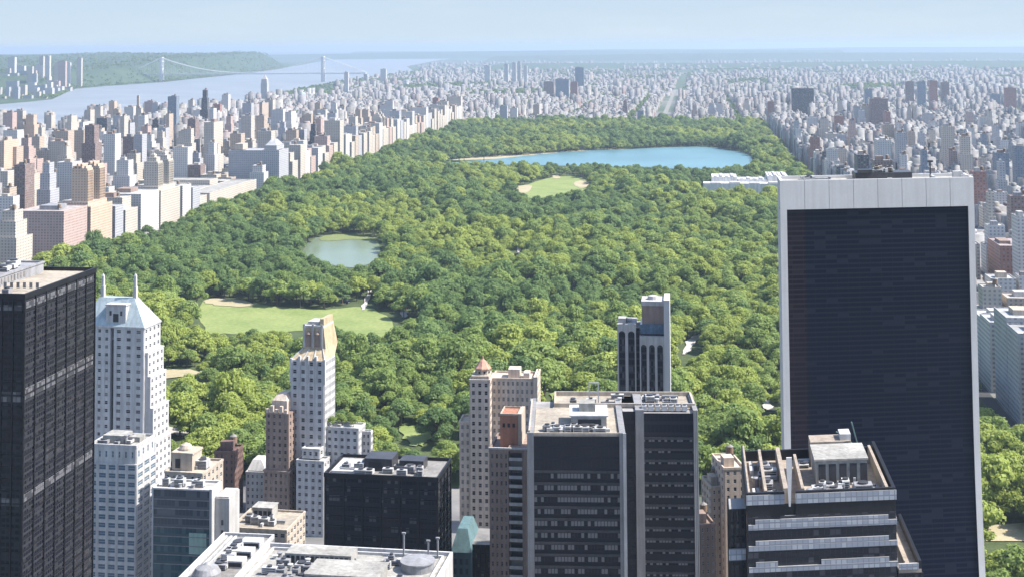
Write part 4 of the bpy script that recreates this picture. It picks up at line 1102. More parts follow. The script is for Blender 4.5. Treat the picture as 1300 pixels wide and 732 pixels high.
# --- named far and middle buildings ---------------------------------------------------
def city_mesh(b, x0, x1, y0, y1, h, tiers, r):
    z = 0; X0, X1, Y0, Y1 = x0, x1, y0, y1
    for k in range(tiers):
        zt = h * ((1.0,), (0.72, 1.0), (0.6, 0.84, 1.0))[tiers - 1][k]
        b.box(X0, X1, Y0, Y1, z if k == 0 else z + 0.003, zt, 0)
        parapet_ring(b, X0, X1, Y0, Y1, zt + 0.003, 0.9, 0.5, 0)
        z = zt
        s_ = 0.14 * (X1 - X0), 0.14 * (Y1 - Y0)
        X0, X1, Y0, Y1 = X0 + s_[0], X1 - s_[0], Y0 + s_[1], Y1 - s_[1]
    s_ = 0.14 * (X1 - X0), 0.14 * (Y1 - Y0)
    return X0 - s_[0] * 1.3, X1 + s_[0] * 1.3, Y0 - s_[1] * 1.3, Y1 + s_[1] * 1.3, z
def city_building(x0, x1, y0, y1, h, ci, seed, label, name='apartment_building', tiers=None, group=None, cat='apartment building', roof=True):
    r = random.Random(seed)
    c = ((x0 + x1) / 2, (y0 + y1) / 2)
    a0, a1, b0, b1 = x0 - c[0], x1 - c[0], y0 - c[1], y1 - c[1]
    if tiers is None: tiers = r.choice((1, 1, 1, 2, 2, 3)) if h > 40 else 1
    b = MB(); q = city_mesh(b, a0, a1, b0, b1, h, tiers, r)
    mat = M['city ' + NAMES[ci]]
    root = thing(name, (c[0], c[1], 0), 0, label, cat, group)
    b.build('wall', [mat], root)
    if roof:
        b = MB(); w, l = (q[1] - q[0]), (q[3] - q[2])
        u, v = r.uniform(.1, .35), r.uniform(.2, .4)
        b.box(q[0] + w * u, q[0] + w * (u + .4), q[2] + l * v, q[2] + l * (v + .4), q[4] + 0.003, q[4] + r.uniform(3, 6))
        b.build('roof_house', [r.choice(['machine', 'cream_brick', 'roof_grey', 'brown_brick', 'pale_stone'])], root)
        if r.random() < .55: water_tank(root, q[0] + w * .75, q[2] + l * .3, q[4], 2.2, 4)
    return root
def px_building(pl, pr, pt, y, dep=None, **k):
    a, c = aty(pl, pt, y), aty(pr, pt, y)
    x0, x1, h = a.x, c.x, (a.z + c.z) / 2
    dep = dep or max(14, x1 - x0)
    RESERVED.append((x0 - 2, x1 + 2, y - 2, y + dep + 2))
    return x0, x1, y, y + dep, h

nseed = 100
def named(pl, pr, pt, y, ci, label, dep=None, tiers=1, name='apartment_building', cat='apartment building', **k):
    global nseed
    nseed += 1
    q = px_building(pl, pr, pt, y, dep)
    city_building(*q, NAMES.index(ci), nseed, label, name, tiers, None, cat, **k)
    return q

# park-side row: towers read from the photo first
CW = -770
def cpw(y0, y1, h, ci, label, dep=60, tiers=1):
    global nseed
    nseed += 1
    if y0 < 2250: y0, y1, h = y0 - 62, y1 - 62, h * 1.14
    RESERVED.append((CW - dep - 2, CW + 2, y0 - 3, y1 + 3))
    city_building(CW - dep, CW, y0, y1, h, NAMES.index(ci), nseed, label, 'apartment_building', tiers, 'buildings along the park edge')
def twin(y0, y1, hb, ht, ci, label, dep=58):
    """Base block with two towers and stepped caps."""
    if y0 < 2250: y0, y1 = y0 - 62, y1 - 62
    RESERVED.append((CW - dep - 2, CW + 2, y0 - 3, y1 + 3))
    c = (CW - dep / 2, (y0 + y1) / 2); L = y1 - y0
    root = thing('twin_towered_building', (c[0], c[1], 0), 0, label, 'apartment building', 'buildings along the park edge')
    mt = M['city ' + ci]
    b = MB(); b.box(-dep / 2, dep / 2, -L / 2, L / 2, 0, hb); parapet_ring(b, -dep / 2, dep / 2, -L / 2, L / 2, hb + .003, 1.2); b.box(-dep * .3, dep * .4, -L * .44, L * .44, hb + .003, hb + 6); b.build('wall', [mt], root)
    for sgn in (-1, 1):
        yc = sgn * L * .27; w = L * .125; X0, X1 = dep * .0, dep * .36
        b = MB(); zt = ht - 14
        b.box(X0, X1, yc - w, yc + w, hb + 6.003, zt)
        for k in range(5): b.box(X1 + .003, X1 + 1.1, yc - w + k * w * .45, yc - w + k * w * .45 + w * .18, hb + 6.003, zt - 3)
        if 'ribbed' in label:
            for k in range(4): b.box(X0 + 1 + k * (X1 - X0) / 4, X0 + 3.4 + k * (X1 - X0) / 4, yc - w, yc + w, zt + .003, zt + 3 + 3 * (k in (1, 2)))
            b.build('tower', [mt], root); continue
        b.box(X0 + 3, X1 - 3, yc - w * .75, yc + w * .75, zt + .003, zt + 6); b.box(X0 + 7, X1 - 7, yc - w * .5, yc + w * .5, zt + 6.003, zt + 10); b.frustum((X0 + 8, X1 - 8, yc - w * .4, yc + w * .4), zt + 10.003, (X0 + 13, X1 - 13, yc - w * .08, yc + w * .08), ht + 2)
        b.build('tower', [mt], root)
cpw(1235, 1290, 52, 'white', 'white apartment building at the park corner, just beyond the black office tower roof', 40, 2)
cpw(1330, 1385, 44, 'pale grey', 'pale grey terraced building beside the black tower roof, nearest the photo edge', 50, 3)
cpw(1500, 1545, 58, 'white', 'white narrow building with lit flank, two blocks short of the twin tan towers', 46, 2)
cpw(1600, 1640, 66, 'cream', 'cream slim tower with setbacks, standing before the brick block with a dark flank', 30, 3)
cpw(1722, 1790, 54, 'pinkish', 'pinkish brick block with a dark shaded flank, next to the twin tan towers', 60, 1)
twin(1800, 1868, 58, 121, 'orange brick', 'orange-tan building with two tall ribbed towers, facing the park')
cpw(1878, 1905, 44, 'pale grey', 'pale grey low building wedged beside the orange-tan twin towers', 40)
cpw(1912, 1955, 50, 'cream', 'cream apartment block with uneven roof, between the two twin-towered buildings', 52, 2)
cpw(1966, 2034, 50, 'white', 'broad white apartment block just short of the cream twin-towered building', 54, 1)
twin(2040, 2118, 54, 110, 'cream', 'cream building with two slim spired towers, facing the park')
cpw(2128, 2165, 46, 'white', 'white low block right after the cream spired twin towers', 44)
cpw(2172, 2205, 40, 'pale grey', 'pale grey low block before the low white museum', 44)
# museum complex set back from the avenue: low blocks and pale roofs
RESERVED.append((-1010, -768, 2155, 2505))
root = thing('museum', (-880, 2324, 0), 0, 'low sprawling museum with white roofs and cream walls below the grey slab', 'museum')
b = MB()
for (x0, x1, y0, y1, h) in ((-110, 96, -150, -110, 24), (-110, 96, 110, 150, 24), (60, 100, -109, 109, 26), (-110, 59, -60, 60, 22), (-30, 58, -105, -62, 18), (-60, 40, 62, 105, 30)): b.box(x0, x1, y0, y1, 0, h); parapet_ring(b, x0, x1, y0, y1, h + .003, 1.2)
b.build('wall', ['city cream'], root)
b = MB()
for (x0, x1, y0, y1, h) in ((-108, 94, -148, -112, 25.3), (62, 98, -107, 107, 27.3), (-108, 57, -58, 58, 23.3), (-58, 38, 64, 103, 31.3)): b.box(x0, x1, y0, y1, h - 1.2, h - .6)
b.lathe(0, -84, [(17, 18.1), (17, 23), (15, 30), (9, 35), (1, 37)], 18)
b.build('roof', ['roof_white'], root)
RESERVED.append((-870, -768, 2566, 2646))
root = thing('apartment_building', (-822, 2606, 0), 0, 'broad blue-grey shaded slab with a bright cream corner tower, behind the low white museum', 'apartment building', 'buildings along the park edge')
b = MB(); b.box(-48, 50, -32, 30, 0, 68); parapet_ring(b, -48, 50, -32, 30, 68.003, 1); b.box(20, 44, -28, 20, 69.1, 78); b.frustum((22, 42, -26, 18), 78.003, (28, 36, -10, 4), 88); b.build('wall', ['city pale grey'], root)
b = MB(); b.box(-40, -24, -20, 10, 69.1, 80); b.build('roof_house', ['cream_brick'], root)
named(228, 312, 209, 2780, 'blue-grey', 'long blue-grey slab block running behind the white museum roofs', 24, roof=False)
named(176, 226, 150, 3200, 'pale grey', 'tall pale grey block above the cream spired twin towers', 30, 2) if False else None
y = 2656; k = 0
ords = ['first', 'second', 'third', 'fourth', 'fifth', 'sixth', 'seventh', 'eighth', 'ninth', 'tenth', 'eleventh', 'twelfth', 'thirteenth', 'fourteenth', 'fifteenth', 'sixteenth', 'seventeenth', 'eighteenth', 'nineteenth', 'twentieth']
def nth(i):
    i += 1
    if i <= 20: return ords[i - 1]
    t = {1: 'st', 2: 'nd', 3: 'rd'}.get(i % 10 if i % 100 not in (11, 12, 13) else 0, 'th')
    return f'{i}{t}'
rr = random.Random(77)
while y < 4640:
    w = rr.uniform(30, 40)
    h = rr.choice([rr.uniform(52, 66), rr.uniform(58, 74), rr.uniform(70, 100)])
    ci = rr.choice(['cream', 'white', 'cream', 'tan', 'cream', 'white', 'pale grey', 'cream', 'pinkish'])
    if 3420 < y < 3470: 
        twin(y, y + 64, 55, 100, 'cream', 'cream twin-towered block in the far part of the park-edge row'); y += 72; continue
    cpw(y, y + w, h, ci, f'{ci} park-edge apartment block, {nth(k)} beyond the slab with the bright corner tower', rr.uniform(34, 56), rr.choice((1, 1, 2)))
    y += w + rr.choice((1.2, 6, 18)); k += 1

# fifth-avenue side: pale shaded fronts beyond the travertine tower
y = 960; k = 0
while y < 2400:
    w = rr.uniform(28, 44)
    if inview(218, y, 1243, 1380):
        RESERVED.append((214, 262, y - 1, y + w + 1)); nseed += 1
        h = rr.uniform(48, 66) if y > 1010 else rr.uniform(58, 70)
        ci = rr.choice(['white', 'cream', 'pale grey', 'white'])
        city_building(218, 258, y, y + w, h, NAMES.index(ci), nseed, f'{ci} house in the shaded avenue row beside the travertine tower, {nth(k)} from the trees', 'apartment_building', rr.choice((1, 1, 2)), 'avenue row behind the travertine tower')
        k += 1
    y += w + rr.choice((1, 1, 16))

# far landmarks
def N_(*a, **k): return named(*a, **k)
N_(1005, 1033, 113, 4650, 'dark grey', 'dark slab tower standing alone beyond the far park corner', 24, name='tower_block', cat='tower block')
N_(1105, 1127, 126, 4050, 'brown brick', 'tall dark brown tower behind the travertine-framed tower top, thicker than its neighbours', 30, name='tower_block', cat='tower block')
N_(1094, 1105, 135, 4100, 'cream', 'slim cream tower touching the tall dark brown tower', 20, name='tower_block', cat='tower block')
N_(1098, 1107, 114, 5600, 'blue-grey', 'thin blue-grey tower far behind the slim cream tower', 24, name='tower_block', cat='tower block')
N_(809, 817, 142, 4720, 'blue-grey', 'blue-green glass block at the far end of the park', 22, name='tower_block', cat='tower block')
N_(730, 741, 86, 8200, 'blue-grey', 'lone dark slab rising over the distant low city', 30, name='tower_block', cat='tower block')
for k, (a, c, t) in enumerate(((690, 703, 104), (705, 722, 101), (724, 733, 105), (768, 782, 121), (872, 890, 122), (958, 976, 122), (1150, 1160, 104), (1165, 1175, 104), (1180, 1190, 103), (1195, 1205, 105), (1258, 1270, 120), (1276, 1290, 112))):
    N_(a, c, t, 6900 - (k % 3) * 300 - (900 if k > 5 else 0), ['brown brick', 'blue-grey', 'red brick'][k % 3], f'{["brown brick", "blue-grey", "red brick"][k % 3]} slab block on the far plain, {nth(k)} tall block from the river', 26, name='tower_block', cat='tower block')
for k, (a, c, t, y) in enumerate(((650, 655, 80, 9300), (640, 645, 82, 9500), (657, 661, 79, 9400), (665, 669, 84, 9350), (615, 622, 84, 9800), (483, 490, 88, 9500))):
    N_(a, c, t, y, 'white', f'small white high-rise close under the horizon, {nth(k)} of the distant white cluster', 26, name='tower_block', cat='tower block')
N_(168, 181, 138, 3300, 'cream', 'tall cream tower with stepped cap against the river', 26, 3, name='tower_block', cat='tower block')
N_(172, 177, 122, 3312, 'tan', 'narrow tan pinnacle rising out of the stepped cream tower', 12, 3, name='tower_block', cat='tower block', roof=False)
N_(213, 224, 123, 3700, 'blue-grey', 'slim blue-grey glass tower against the river', 22, 1, name='tower_block', cat='tower block')
N_(254, 264, 115, 3900, 'dark grey', 'dark grey tapering tower against the river', 22, 3, name='tower_block', cat='tower block')
N_(228, 235, 164, 3420, 'red brick', 'red brick tower, near one of the pair behind the museum', 40, 1, name='tower_block', cat='tower block')
N_(238, 246, 164, 3420, 'red brick', 'red brick tower paired with another, river side of the museum', 40, 1, name='tower_block', cat='tower block')
N_(265, 272, 165, 3430, 'red brick', 'red brick twin slab farther along behind the museum roofs', 40, 1, name='tower_block', cat='tower block')
N_(276, 285, 166, 3430, 'pinkish', 'pinkish red slab, last of the red towers behind the museum', 40, 1, name='tower_block', cat='tower block')
N_(104, 121, 160, 2500, 'brown brick', 'tall brown brick tower directly behind the orange-tan twin towers', 30, 2, name='tower_block', cat='tower block')
N_(70, 86, 187, 2250, 'cream', 'cream tower with setbacks, one street behind the park-edge row', 30, 3, name='tower_block', cat='tower block')
N_(72, 92, 207, 2060, 'white', 'bright white block close behind the pinkish brick block', 34, 1, name='tower_block', cat='tower block')
N_(47, 64, 208, 1950, 'pale grey', 'pale grey stepped tower near the photo edge, behind the cream slim tower', 30, 3, name='tower_block', cat='tower block')
N_(4, 22, 166, 2950, 'white', 'white tower nearest the river at the photo edge', 30, 1, name='tower_block', cat='tower block')
N_(18, 32, 210, 1980, 'brown brick', 'dark brown block at the photo edge below the river', 30, 1, name='tower_block', cat='tower block')
N_(437, 442, 92, 7300, 'white', 'thin white tower standing by the bridge end', 18, 1, name='tower_block', cat='tower block')
for k, (a, c, t, y, ci) in enumerate(((0, 12, 240, 1900, 'tan'), (28, 44, 222, 2150, 'cream'), (24, 40, 190, 2600, 'pinkish'), (60, 75, 168, 2900, 'tan'), (88, 102, 172, 3000, 'cream'), (118, 134, 168, 3300, 'white'), (128, 146, 186, 2800, 'pinkish'), (142, 158, 212, 2300, 'tan'), (158, 174, 196, 2550, 'cream'), (180, 194, 172, 2750, 'white'), (197, 212, 164, 3050, 'tan'), (244, 262, 188, 2900, 'cream'),
        (300, 316, 152, 3300, 'white'), (325, 342, 158, 3400, 'tan'), (348, 362, 152, 3560, 'cream'), (376, 390, 150, 3650, 'pinkish'), (400, 415, 140, 3850, 'white'), (425, 440, 136, 4000, 'cream'), (455, 469, 140, 4120, 'tan'), (478, 492, 134, 4350, 'white'))):
    N_(a, c, t, y, ci, f'{ci} stepped tower rising behind the park-edge row, {nth(k)} such tower from the photo edge', 30, 2 + k % 2, name='stepped_tower', cat='tower')
# church with a tall tower
a = aty(331, 118, 6400); c = aty(339, 97, 6400)
root = thing('church', (a.x, 6400, 0), 0, 'pale stone church with one tall pointed tower, on the near river bank', 'church')
RESERVED.append((a.x - 30, a.x + 120, 6350, 6470)); w = c.x - a.x
b = MB(); b.box(0, w, 0, w, 0, c.z - 30); b.box(2, w - 2, 2, w - 2, c.z - 29.997, c.z - 14); b.frustum((3, w - 3, 3, w - 3), c.z - 13.997, (w / 2 - 1, w / 2 + 1, w / 2 - 1, w / 2 + 1), c.z + 6); b.build('tower', ['pale_stone'], root)
b = MB(); b.box(3, w - 3, w + .003, w + 60, 0, 32); b.build('nave', ['pale_stone'], root)
b = MB(); b.frustum((2.5, w - 2.5, w + .003, w + 60.5), 32.003, (w / 2 - .3, w / 2 + .3, w + .003, w + 60), 44); b.build('roof', ['roof_grey'], root)
a = aty(377, 128, 6000); c = aty(388, 117, 6000)
root = thing('domed_monument', ((a.x + c.x) / 2, 6000, 0), 0, 'pale green-grey domed building by the near river bank', 'monument'); RESERVED.append((a.x - 8, c.x + 8, 5980, 6040)); w = (c.x - a.x) / 2
b = MB(); b.box(-w, w, 0, 2 * w, 0, a.z); b.build('wall', ['pale_stone'], root)
b = MB(); b.lathe(0, w, [(w * .8, a.z + .003), (w * .8, a.z + 8), (w * .7, c.z - 9), (w * .4, c.z - 2), (1, c.z)], 16); b.build('dome', ['teal_roof'], root)

# big museum inside the park edge
RESERVED_PARK = []
q = px_building(893, 1002, 229, 2500, 120)
root = thing('museum', ((q[0] + q[1]) / 2, 2500, 0), 0, 'long low white museum inside the park, beside the travertine-framed tower top', 'museum')
w = (q[1] - q[0]) / 2; h = 15
b = MB()
for (x0, x1, y0, y1, z) in ((-w, w, 0, 34, 19), (-w * .8, -w * .2, 34.1, 100, 27), (-w * .18, w * .5, 34.1, 80, 23), (w * .52, w, 34.1, 120, 29), (-w, -w * .82, 34.1, 70, 15)):
    b.box(x0, x1, y0, y1, 0, z); parapet_ring(b, x0, x1, y0, y1, z + .003, 1.0)
b.build('wall', ['marble'], root)
b = MB()
for (x0, x1, y0, y1, z) in ((-w + 1, w - 1, 1, 33, 19), (-w * .8 + 1, -w * .2 - 1, 35, 99, 27), (-w * .18 + 1, w * .5 - 1, 35, 79, 23), (w * .52 + 1, w - 1, 35, 119, 29)):
    b.box(x0, x1, y0, y1, z + .004, z + .4)
    for j in range(4): b.box(x0 + (x1 - x0) * (.08 + .23 * j), x0 + (x1 - x0) * (.2 + .23 * j), y0 + 5, y1 - 6, z + .403, z + 1.5 + (j % 2), 1)
b.build('roof', ['marble', 'pale_stone'], root)
MUSEUM = (q[0] - 12, q[1] + 20, 2478, 2640)
# gatehouse on the reservoir bank
p = atz(738, 191, 0); root = thing('gatehouse', (p.x, p.y + 6, 0), 0, 'small stone gatehouse on the far bank of the reservoir', 'gatehouse')
b = MB(); b.box(-14, -5, 0, 9, 0, 9); b.box(5, 14, 0, 9, 0, 9); b.box(-4.997, 4.997, 1, 8, 0, 6); b.build('wall', ['grey_marble'], root)
b = MB(); b.frustum((-14.5, -4.5, -.5, 9.5), 9.003, (-11, -8, 3, 6), 13); b.frustum((4.5, 14.5, -.5, 9.5), 9.003, (8, 11, 3, 6), 13); b.build('roof', ['roof_grey'], root)

# suspension bridge over the river
y = 10300
xt = [aty(205, 100, y).x, aty(410, 100, y).x]
root = thing('suspension_bridge', (xt[0], y, 0), 0, 'pale steel suspension bridge with two towers crossing the wide river', 'bridge')
sp = xt[1] - xt[0]; ht = aty(205, 73, y).z; hd = 66
for k in range(2):
    X = sp * k; b = MB()
    for sy in (-17, 17):
        for sx in (-7, 7):
            b.frustum((X + sx - 4.2, X + sx + 4.2, sy - 4, sy + 4), 0, (X + sx - 3.4, X + sx + 3.4, sy - 3.4, sy + 3.4), ht - 8)
    for z0, z1 in ((ht - 8, ht), (hd - 12, hd - 4), (hd + 30, hd + 38), (ht - 34, ht - 28)): b.box(X - 11, X + 11, -21, 21, z0 + .003, z1)
    for j in range(5):
        z0 = 4 + j * (ht - 16) / 5; z1 = z0 + (ht - 16) / 5
        for sx in (-7, 7):
            b.bar((X + sx, -15, z0), (X + sx, 15, z1), 1.3, 0, 4); b.bar((X + sx, 15, z0), (X + sx, -15, z1), 1.3, 0, 4)
        for sy in (-17, 17): b.bar((X - 5, sy, z0), (X + 5, sy, z1), 1.2, 0, 4); b.bar((X + 5, sy, z0), (X - 5, sy, z1), 1.2, 0, 4)
    b.build('tower', ['steel'], root)
xe0, xe1 = -260, sp + 330
b = MB(); b.box(xe0, xe1, -16, 16, hd - 2, hd + 2); b.box(xe0, xe1, -15.5, 15.5, hd - 9, hd - 7)
n = 70
for k in range(n):
    X = xe0 + (xe1 - xe0) * k / n; X2 = X + (xe1 - xe0) / n
    for sy in (-15.2, 15.2): b.bar((X, sy, hd - 7.5), (X2, sy, hd - 2), .7, 0, 3)
b.build('deck', ['steel'], root)
def cz(X):
    if 0 <= X <= sp: t = X / sp * 2 - 1; return hd + 6 + (ht - hd - 8) * t * t
    t = -X / -xe0 if X < 0 else 0
    if X < 0: return ht - 2 - (ht - hd - 6) * (-X / -xe0)
    return ht - 2 - (ht - hd - 6) * ((X - sp) / (xe1 - sp))
for sy in (-15.5, 15.5):
    b = MB(); xs = [xe0 + (xe1 - xe0) * k / 56 for k in range(57)]
    for a, c in zip(xs, xs[1:]): b.bar((a, sy, cz(a)), (c, sy, cz(c)), 1.9, 0, 5)
    b.build('cable', ['steel'], root)
    b = MB()
    for k in range(2, 55): b.bar((xs[k], sy, hd + 2), (xs[k], sy, cz(xs[k])), .45, 0, 3)
    b.build('hanger', ['steel'], root)
for X in (xe0, xe1):
    b = MB(); b.box(X - 14, X + 14, -20, 20, 0, hd - 9.1); b.build('anchorage', ['pale_stone'], root)

# far river bank buildings
rr = random.Random(5)
bank = []
for k in range(85):
    if k < 11: px, pt, wd = (14, 26, 48, 52, 60, 70, 78, 86, 100, 106, 40)[k], (73, 84, 83, 72, 71, 84, 78, 80, 74, 80, 90)[k], rr.uniform(5, 12); y = 8600 + rr.uniform(-300, 300)
    else: px, wd = rr.uniform(-20, 112), rr.uniform(5, 16); y = rr.uniform(6950, 8700); pt = None
    x = aty(px, 110, y).x
    if x > float(interp(WESTSH, y)) - 15: x = float(interp(WESTSH, y)) - rr.uniform(25, 160)
    g = float(njh(x, y))
    hh = aty(px, pt, y).z if pt else g + 10 + 58 * rr.random() ** 2
    w = wd / F * y; ci = rr.choice(['white', 'cream', 'pale grey', 'tan', 'pinkish', 'white'])
    bank.append((projn([(x, y, hh)])[0][0], x, y, w, hh, ci, pt is not None, rr.uniform(18, 30)))
bank.sort(); cnts = {}
for p_, x, y, w, hh, ci, tall, dp in bank:
    nseed += 1; cnts[ci, tall] = cnts.get((ci, tall), 0) + 1
    city_building(x - w / 2, x + w / 2, y, y + dp, hh, NAMES.index(ci), nseed, f'{ci} {"high-rise on the bluff" if tall else "low waterfront block"} across the river, {nth(cnts[ci, tall] - 1)} such from the photo edge', 'riverside_building', 1, 'buildings on the far river bank', 'building', roof=tall)

# --- ordinary blocks
fill_blocks('W', [-1965, -1760, -1510, -1262, -1016, -772], (880, 4640), hW)
fill_blocks('N', [-2750 + 230 * k for k in range(12)] + [-128 - 5, -88], (4720, 7200), hN, 0.93)
fill_blocks('N', [-88 + 235 * k for k in range(12)], (4720, 7200), hN, 0.93)
fill_blocks('E', [216, 345, 480, 625, 770, 970, 1180, 1400], (640, 4640), hE)
BX = [q for q in BX if q[0] > interp(EASTSH, q[2]) + 60 and not (-136 < q[1] and q[0] < -86 and q[2] > 4600)]
# farther uptown and across: looser, bigger steps
for _ in range(17000):
    y = 7200 * (12600 / 7200) ** NR.random(); x = NR.uniform(-0.26 * y, 0.27 * y)
    if x < interp(EASTSH, y) + 60: continue
    if (-140 < x < -60) : continue
    g = math.sin(x / 410 + y / 760) + math.sin(x / 233 - y / 391)
    if g > 1.15: continue
    w, l = NR.uniform(12, 34), NR.uniform(14, 26); r = NR.random()
    h = NR.uniform(8, 18) if r < .86 else (NR.uniform(18, 30) if r < .97 else NR.uniform(36, 58))
    if free(x, x + w, y, y + l): BX.append((x, x + w, y, y + l, h, NR.choice(10, p=PW['N'])))
for _ in range(4200):
    y = NR.uniform(12600, 21000); x = NR.uniform(-0.2 * y, 0.27 * y)
    if x < interp(EASTSH, y) + 80 or math.sin(x / 710 + y / 960) + math.sin(x / 433 - y / 591) > 0.4: continue
    w = NR.uniform(18, 50)
    BX.append((x, x + w, y, y + 25, NR.uniform(8, 18) if NR.random() < .88 else NR.uniform(28, 50), NR.choice(10, p=PW['N'])))
BX = np.array(BX, float)

# ------------------------------------------------------------------ trees
def inpoly(px, py, pl):
    c = np.zeros(len(px), bool)
    for (x0, y0), (x1, y1) in zip(pl, pl[1:] + pl[:1]):
        if y0 == y1: continue
        k = ((y0 > py) != (y1 > py)) & (px < (x1 - x0) * (py - y0) / (y1 - y0) + x0)
        c ^= k
    return c
SP = 14.0
gx, gy = np.meshgrid(np.arange(PX0 + 6, PX1 - 4, SP), np.arange(PY0 + 6, PY1 - 6, SP))
gx = gx + (np.arange(gx.shape[0])[:, None] % 2) * SP / 2
T = np.stack([gx.ravel(), gy.ravel()], 1) + NR.uniform(-4.6, 4.6, (gx.size, 2))
T = np.r_[T, np.stack([NR.uniform(110, 206, 70), NR.uniform(768, 842, 70)], 1), np.stack([NR.uniform(110, 206, 60), NR.uniform(670, 732, 60)], 1)]
size = NR.lognormal(0.13, 0.27, len(T)).clip(.6, 1.9)
big = np.sin(T[:, 0] / 61 + T[:, 1] / 113) + np.sin(T[:, 0] / 97 - T[:, 1] / 71)
size *= 1 + 0.1 * big
keep = NR.random(len(T)) < 0.9
hgt, rd = 17.0 * size, 9.2 * size
for pl in CLEAR:
    for dx, dz in ((0, 0), (0, .3), (0, .55), (0, .8), (0, 1), (-.9, .6), (.9, .6), (-.5, .4), (.5, .4), (-.5, .9), (.5, .9)):
        P = np.stack([T[:, 0] + dx * rd, T[:, 1], dz * hgt], 1)
        px, py, zc = projn(P)
        keep &= ~inpoly(px, py, pl)
keep &= ~((T[:, 0] > 193) & (T[:, 1] > 960) & (T[:, 1] < 1330))
keep &= ~((T[:, 0] > MUSEUM[0]) & (T[:, 0] < MUSEUM[1]) & (T[:, 1] > MUSEUM[2] - 120) & (T[:, 1] < MUSEUM[3]))
for o, ux, uy, W_, L_ in foot:
    d = T - np.array([o.x, o.y]); a = d @ np.array([ux.x, ux.y]); c = d @ np.array([uy.x, uy.y])
    keep &= ~((a > -9) & (a < W_ + 9) & (c > -12) & (c < L_ + 10))
T, size = T[keep], size[keep]
px, py, zc = projn(np.c_[T, np.full(len(T), 9.0)])
vis = (px > -60) & (px < 1400) & (py < 800)
T, size, px, py = T[vis], size[vis], px[vis], py[vis]
# hue: 0 deep, 1 mid, 2 yellow-green
nz = np.sin(T[:, 0] / 83 + 1.3 * np.sin(T[:, 1] / 150)) + np.sin(T[:, 1] / 120 + T[:, 0] / 190) + NR.normal(0, .95, len(T))
nz += 1.5 * np.exp(-((px - 820) / 170) ** 2 - ((py - 395) / 95) ** 2) + 0.7 * np.exp(-((px - 260) / 110) ** 2 - ((py - 560) / 70) ** 2) - 0.5 * np.exp(-((px - 330) / 160) ** 2 - ((py - 370) / 40) ** 2)
hue = np.where(nz > 1.0, 2, np.where(nz > -0.35, 1, 0))
# scattered trees between the far houses, on the far bank and in the streets
X = []
while len(X) < 15000:
    y = 4750 * (15000 / 4750) ** R.random(); x = R.uniform(-.3 * y, .28 * y)
    g = math.sin(x / 410 + y / 760) + math.sin(x / 233 - y / 391)
    e = float(interp(EASTSH, y))
    if -150 < x < -60: continue
    if x > e and x < e + 90 or (x > e and (g > 1.0 or R.random() < .35)): X.append((x, y, 0.))
for k in range(3500):
    y = R.uniform(7000, 17500); x = float(interp(WESTSH, y)) - R.uniform(0, 1) ** 2 * 2500; X.append((x, y, float(njh(x, y))))
for c in ((-1275, 5000, 120, 420), (-1960, 3500, 40, 1500), (-1500, 6600, 150, 350), (-640, 5900, 160, 260)):
    for k in range(500): X.append((c[0] + R.uniform(-1, 1) * c[2], c[1] + R.uniform(-1, 1) * c[3], 0.))
X = np.array(X)

def tree_arrays(seed, n=11, leaves=950):
    r = np.random.default_rng(seed)
    V, Fc = [], []
    lob = []
    lean = r.uniform(-.9, .9, 2); ex = r.uniform(.84, 1.18)
    for k in range(n):
        if k == 0: c = np.array([lean[0], lean[1], 11.5]); q = 4.3
        else:
            a = k * 2.4 + r.uniform(-.5, .5); rr_ = 7.0 * math.sqrt((k + r.uniform(-.5, .5)) / n); zz = 13.2 - (rr_ / 7.0) ** 2 * 5.6 + r.uniform(-1.5, 1.5)
            c = np.array([rr_ * math.cos(a) * ex, rr_ * math.sin(a) / ex, zz]); q = r.uniform(1.35, 2.7)
        lob.append((c, q))
    ico = []
    for k in range(26):
        t = (k + .5) / 26; ph = math.acos(1 - 2 * t); th = math.pi * (1 + 5 ** .5) * k
        ico.append((math.cos(th) * math.sin(ph), math.sin(th) * math.sin(ph), math.cos(ph)))
    wts = np.array([q * q for _, q in lob]); wts /= wts.sum()
    for k in r.choice(n, leaves, p=wts):
        c, q = lob[k]
        d = r.normal(size=3); d /= np.linalg.norm(d)
        if d[2] < -.35: d[2] *= -1
        p = c + d * q * np.array([1.08, 1.08, .85]) * r.uniform(.78, 1.22)
        nn = d + r.normal(0, .42, 3) + np.array([0, 0, .25]); nn /= np.linalg.norm(nn)
        t1 = np.cross(nn, r.normal(size=3)); t1 /= np.linalg.norm(t1); t2 = np.cross(nn, t1)
        s = r.uniform(.34, .82); e = s * r.uniform(.5, .9)
        b = len(V)
        V += [p - t1 * s, p - t2 * e + nn * .12, p + t1 * s, p + t2 * e - nn * .1]
        Fc.append((b, b + 1, b + 2, b + 3))
    for c, q in lob:                 # core added inside each lobe to block light through the leaves
        b = len(V); nseg = 7
        rings = [(-.75, .5), (-.2, .82), (.35, .78), (.75, .42)]
        for z, w in rings:
            for j in range(nseg):
                a = 2 * math.pi * j / nseg
                V.append(c + q * .92 * np.array([w * math.cos(a), w * math.sin(a), z * .85]) * r.uniform(.9, 1.05))
        for i in range(3):
            for j in range(nseg):
                j2 = (j + 1) % nseg; Fc.append((b + i * nseg + j, b + i * nseg + j2, b + (i + 1) * nseg + j2, b + (i + 1) * nseg + j))
        Fc.append(tuple(b + 3 * nseg + j for j in range(nseg))); Fc.append(tuple(b + nseg - 1 - j for j in range(nseg)))
    return [tuple(map(float, v)) for v in V], Fc
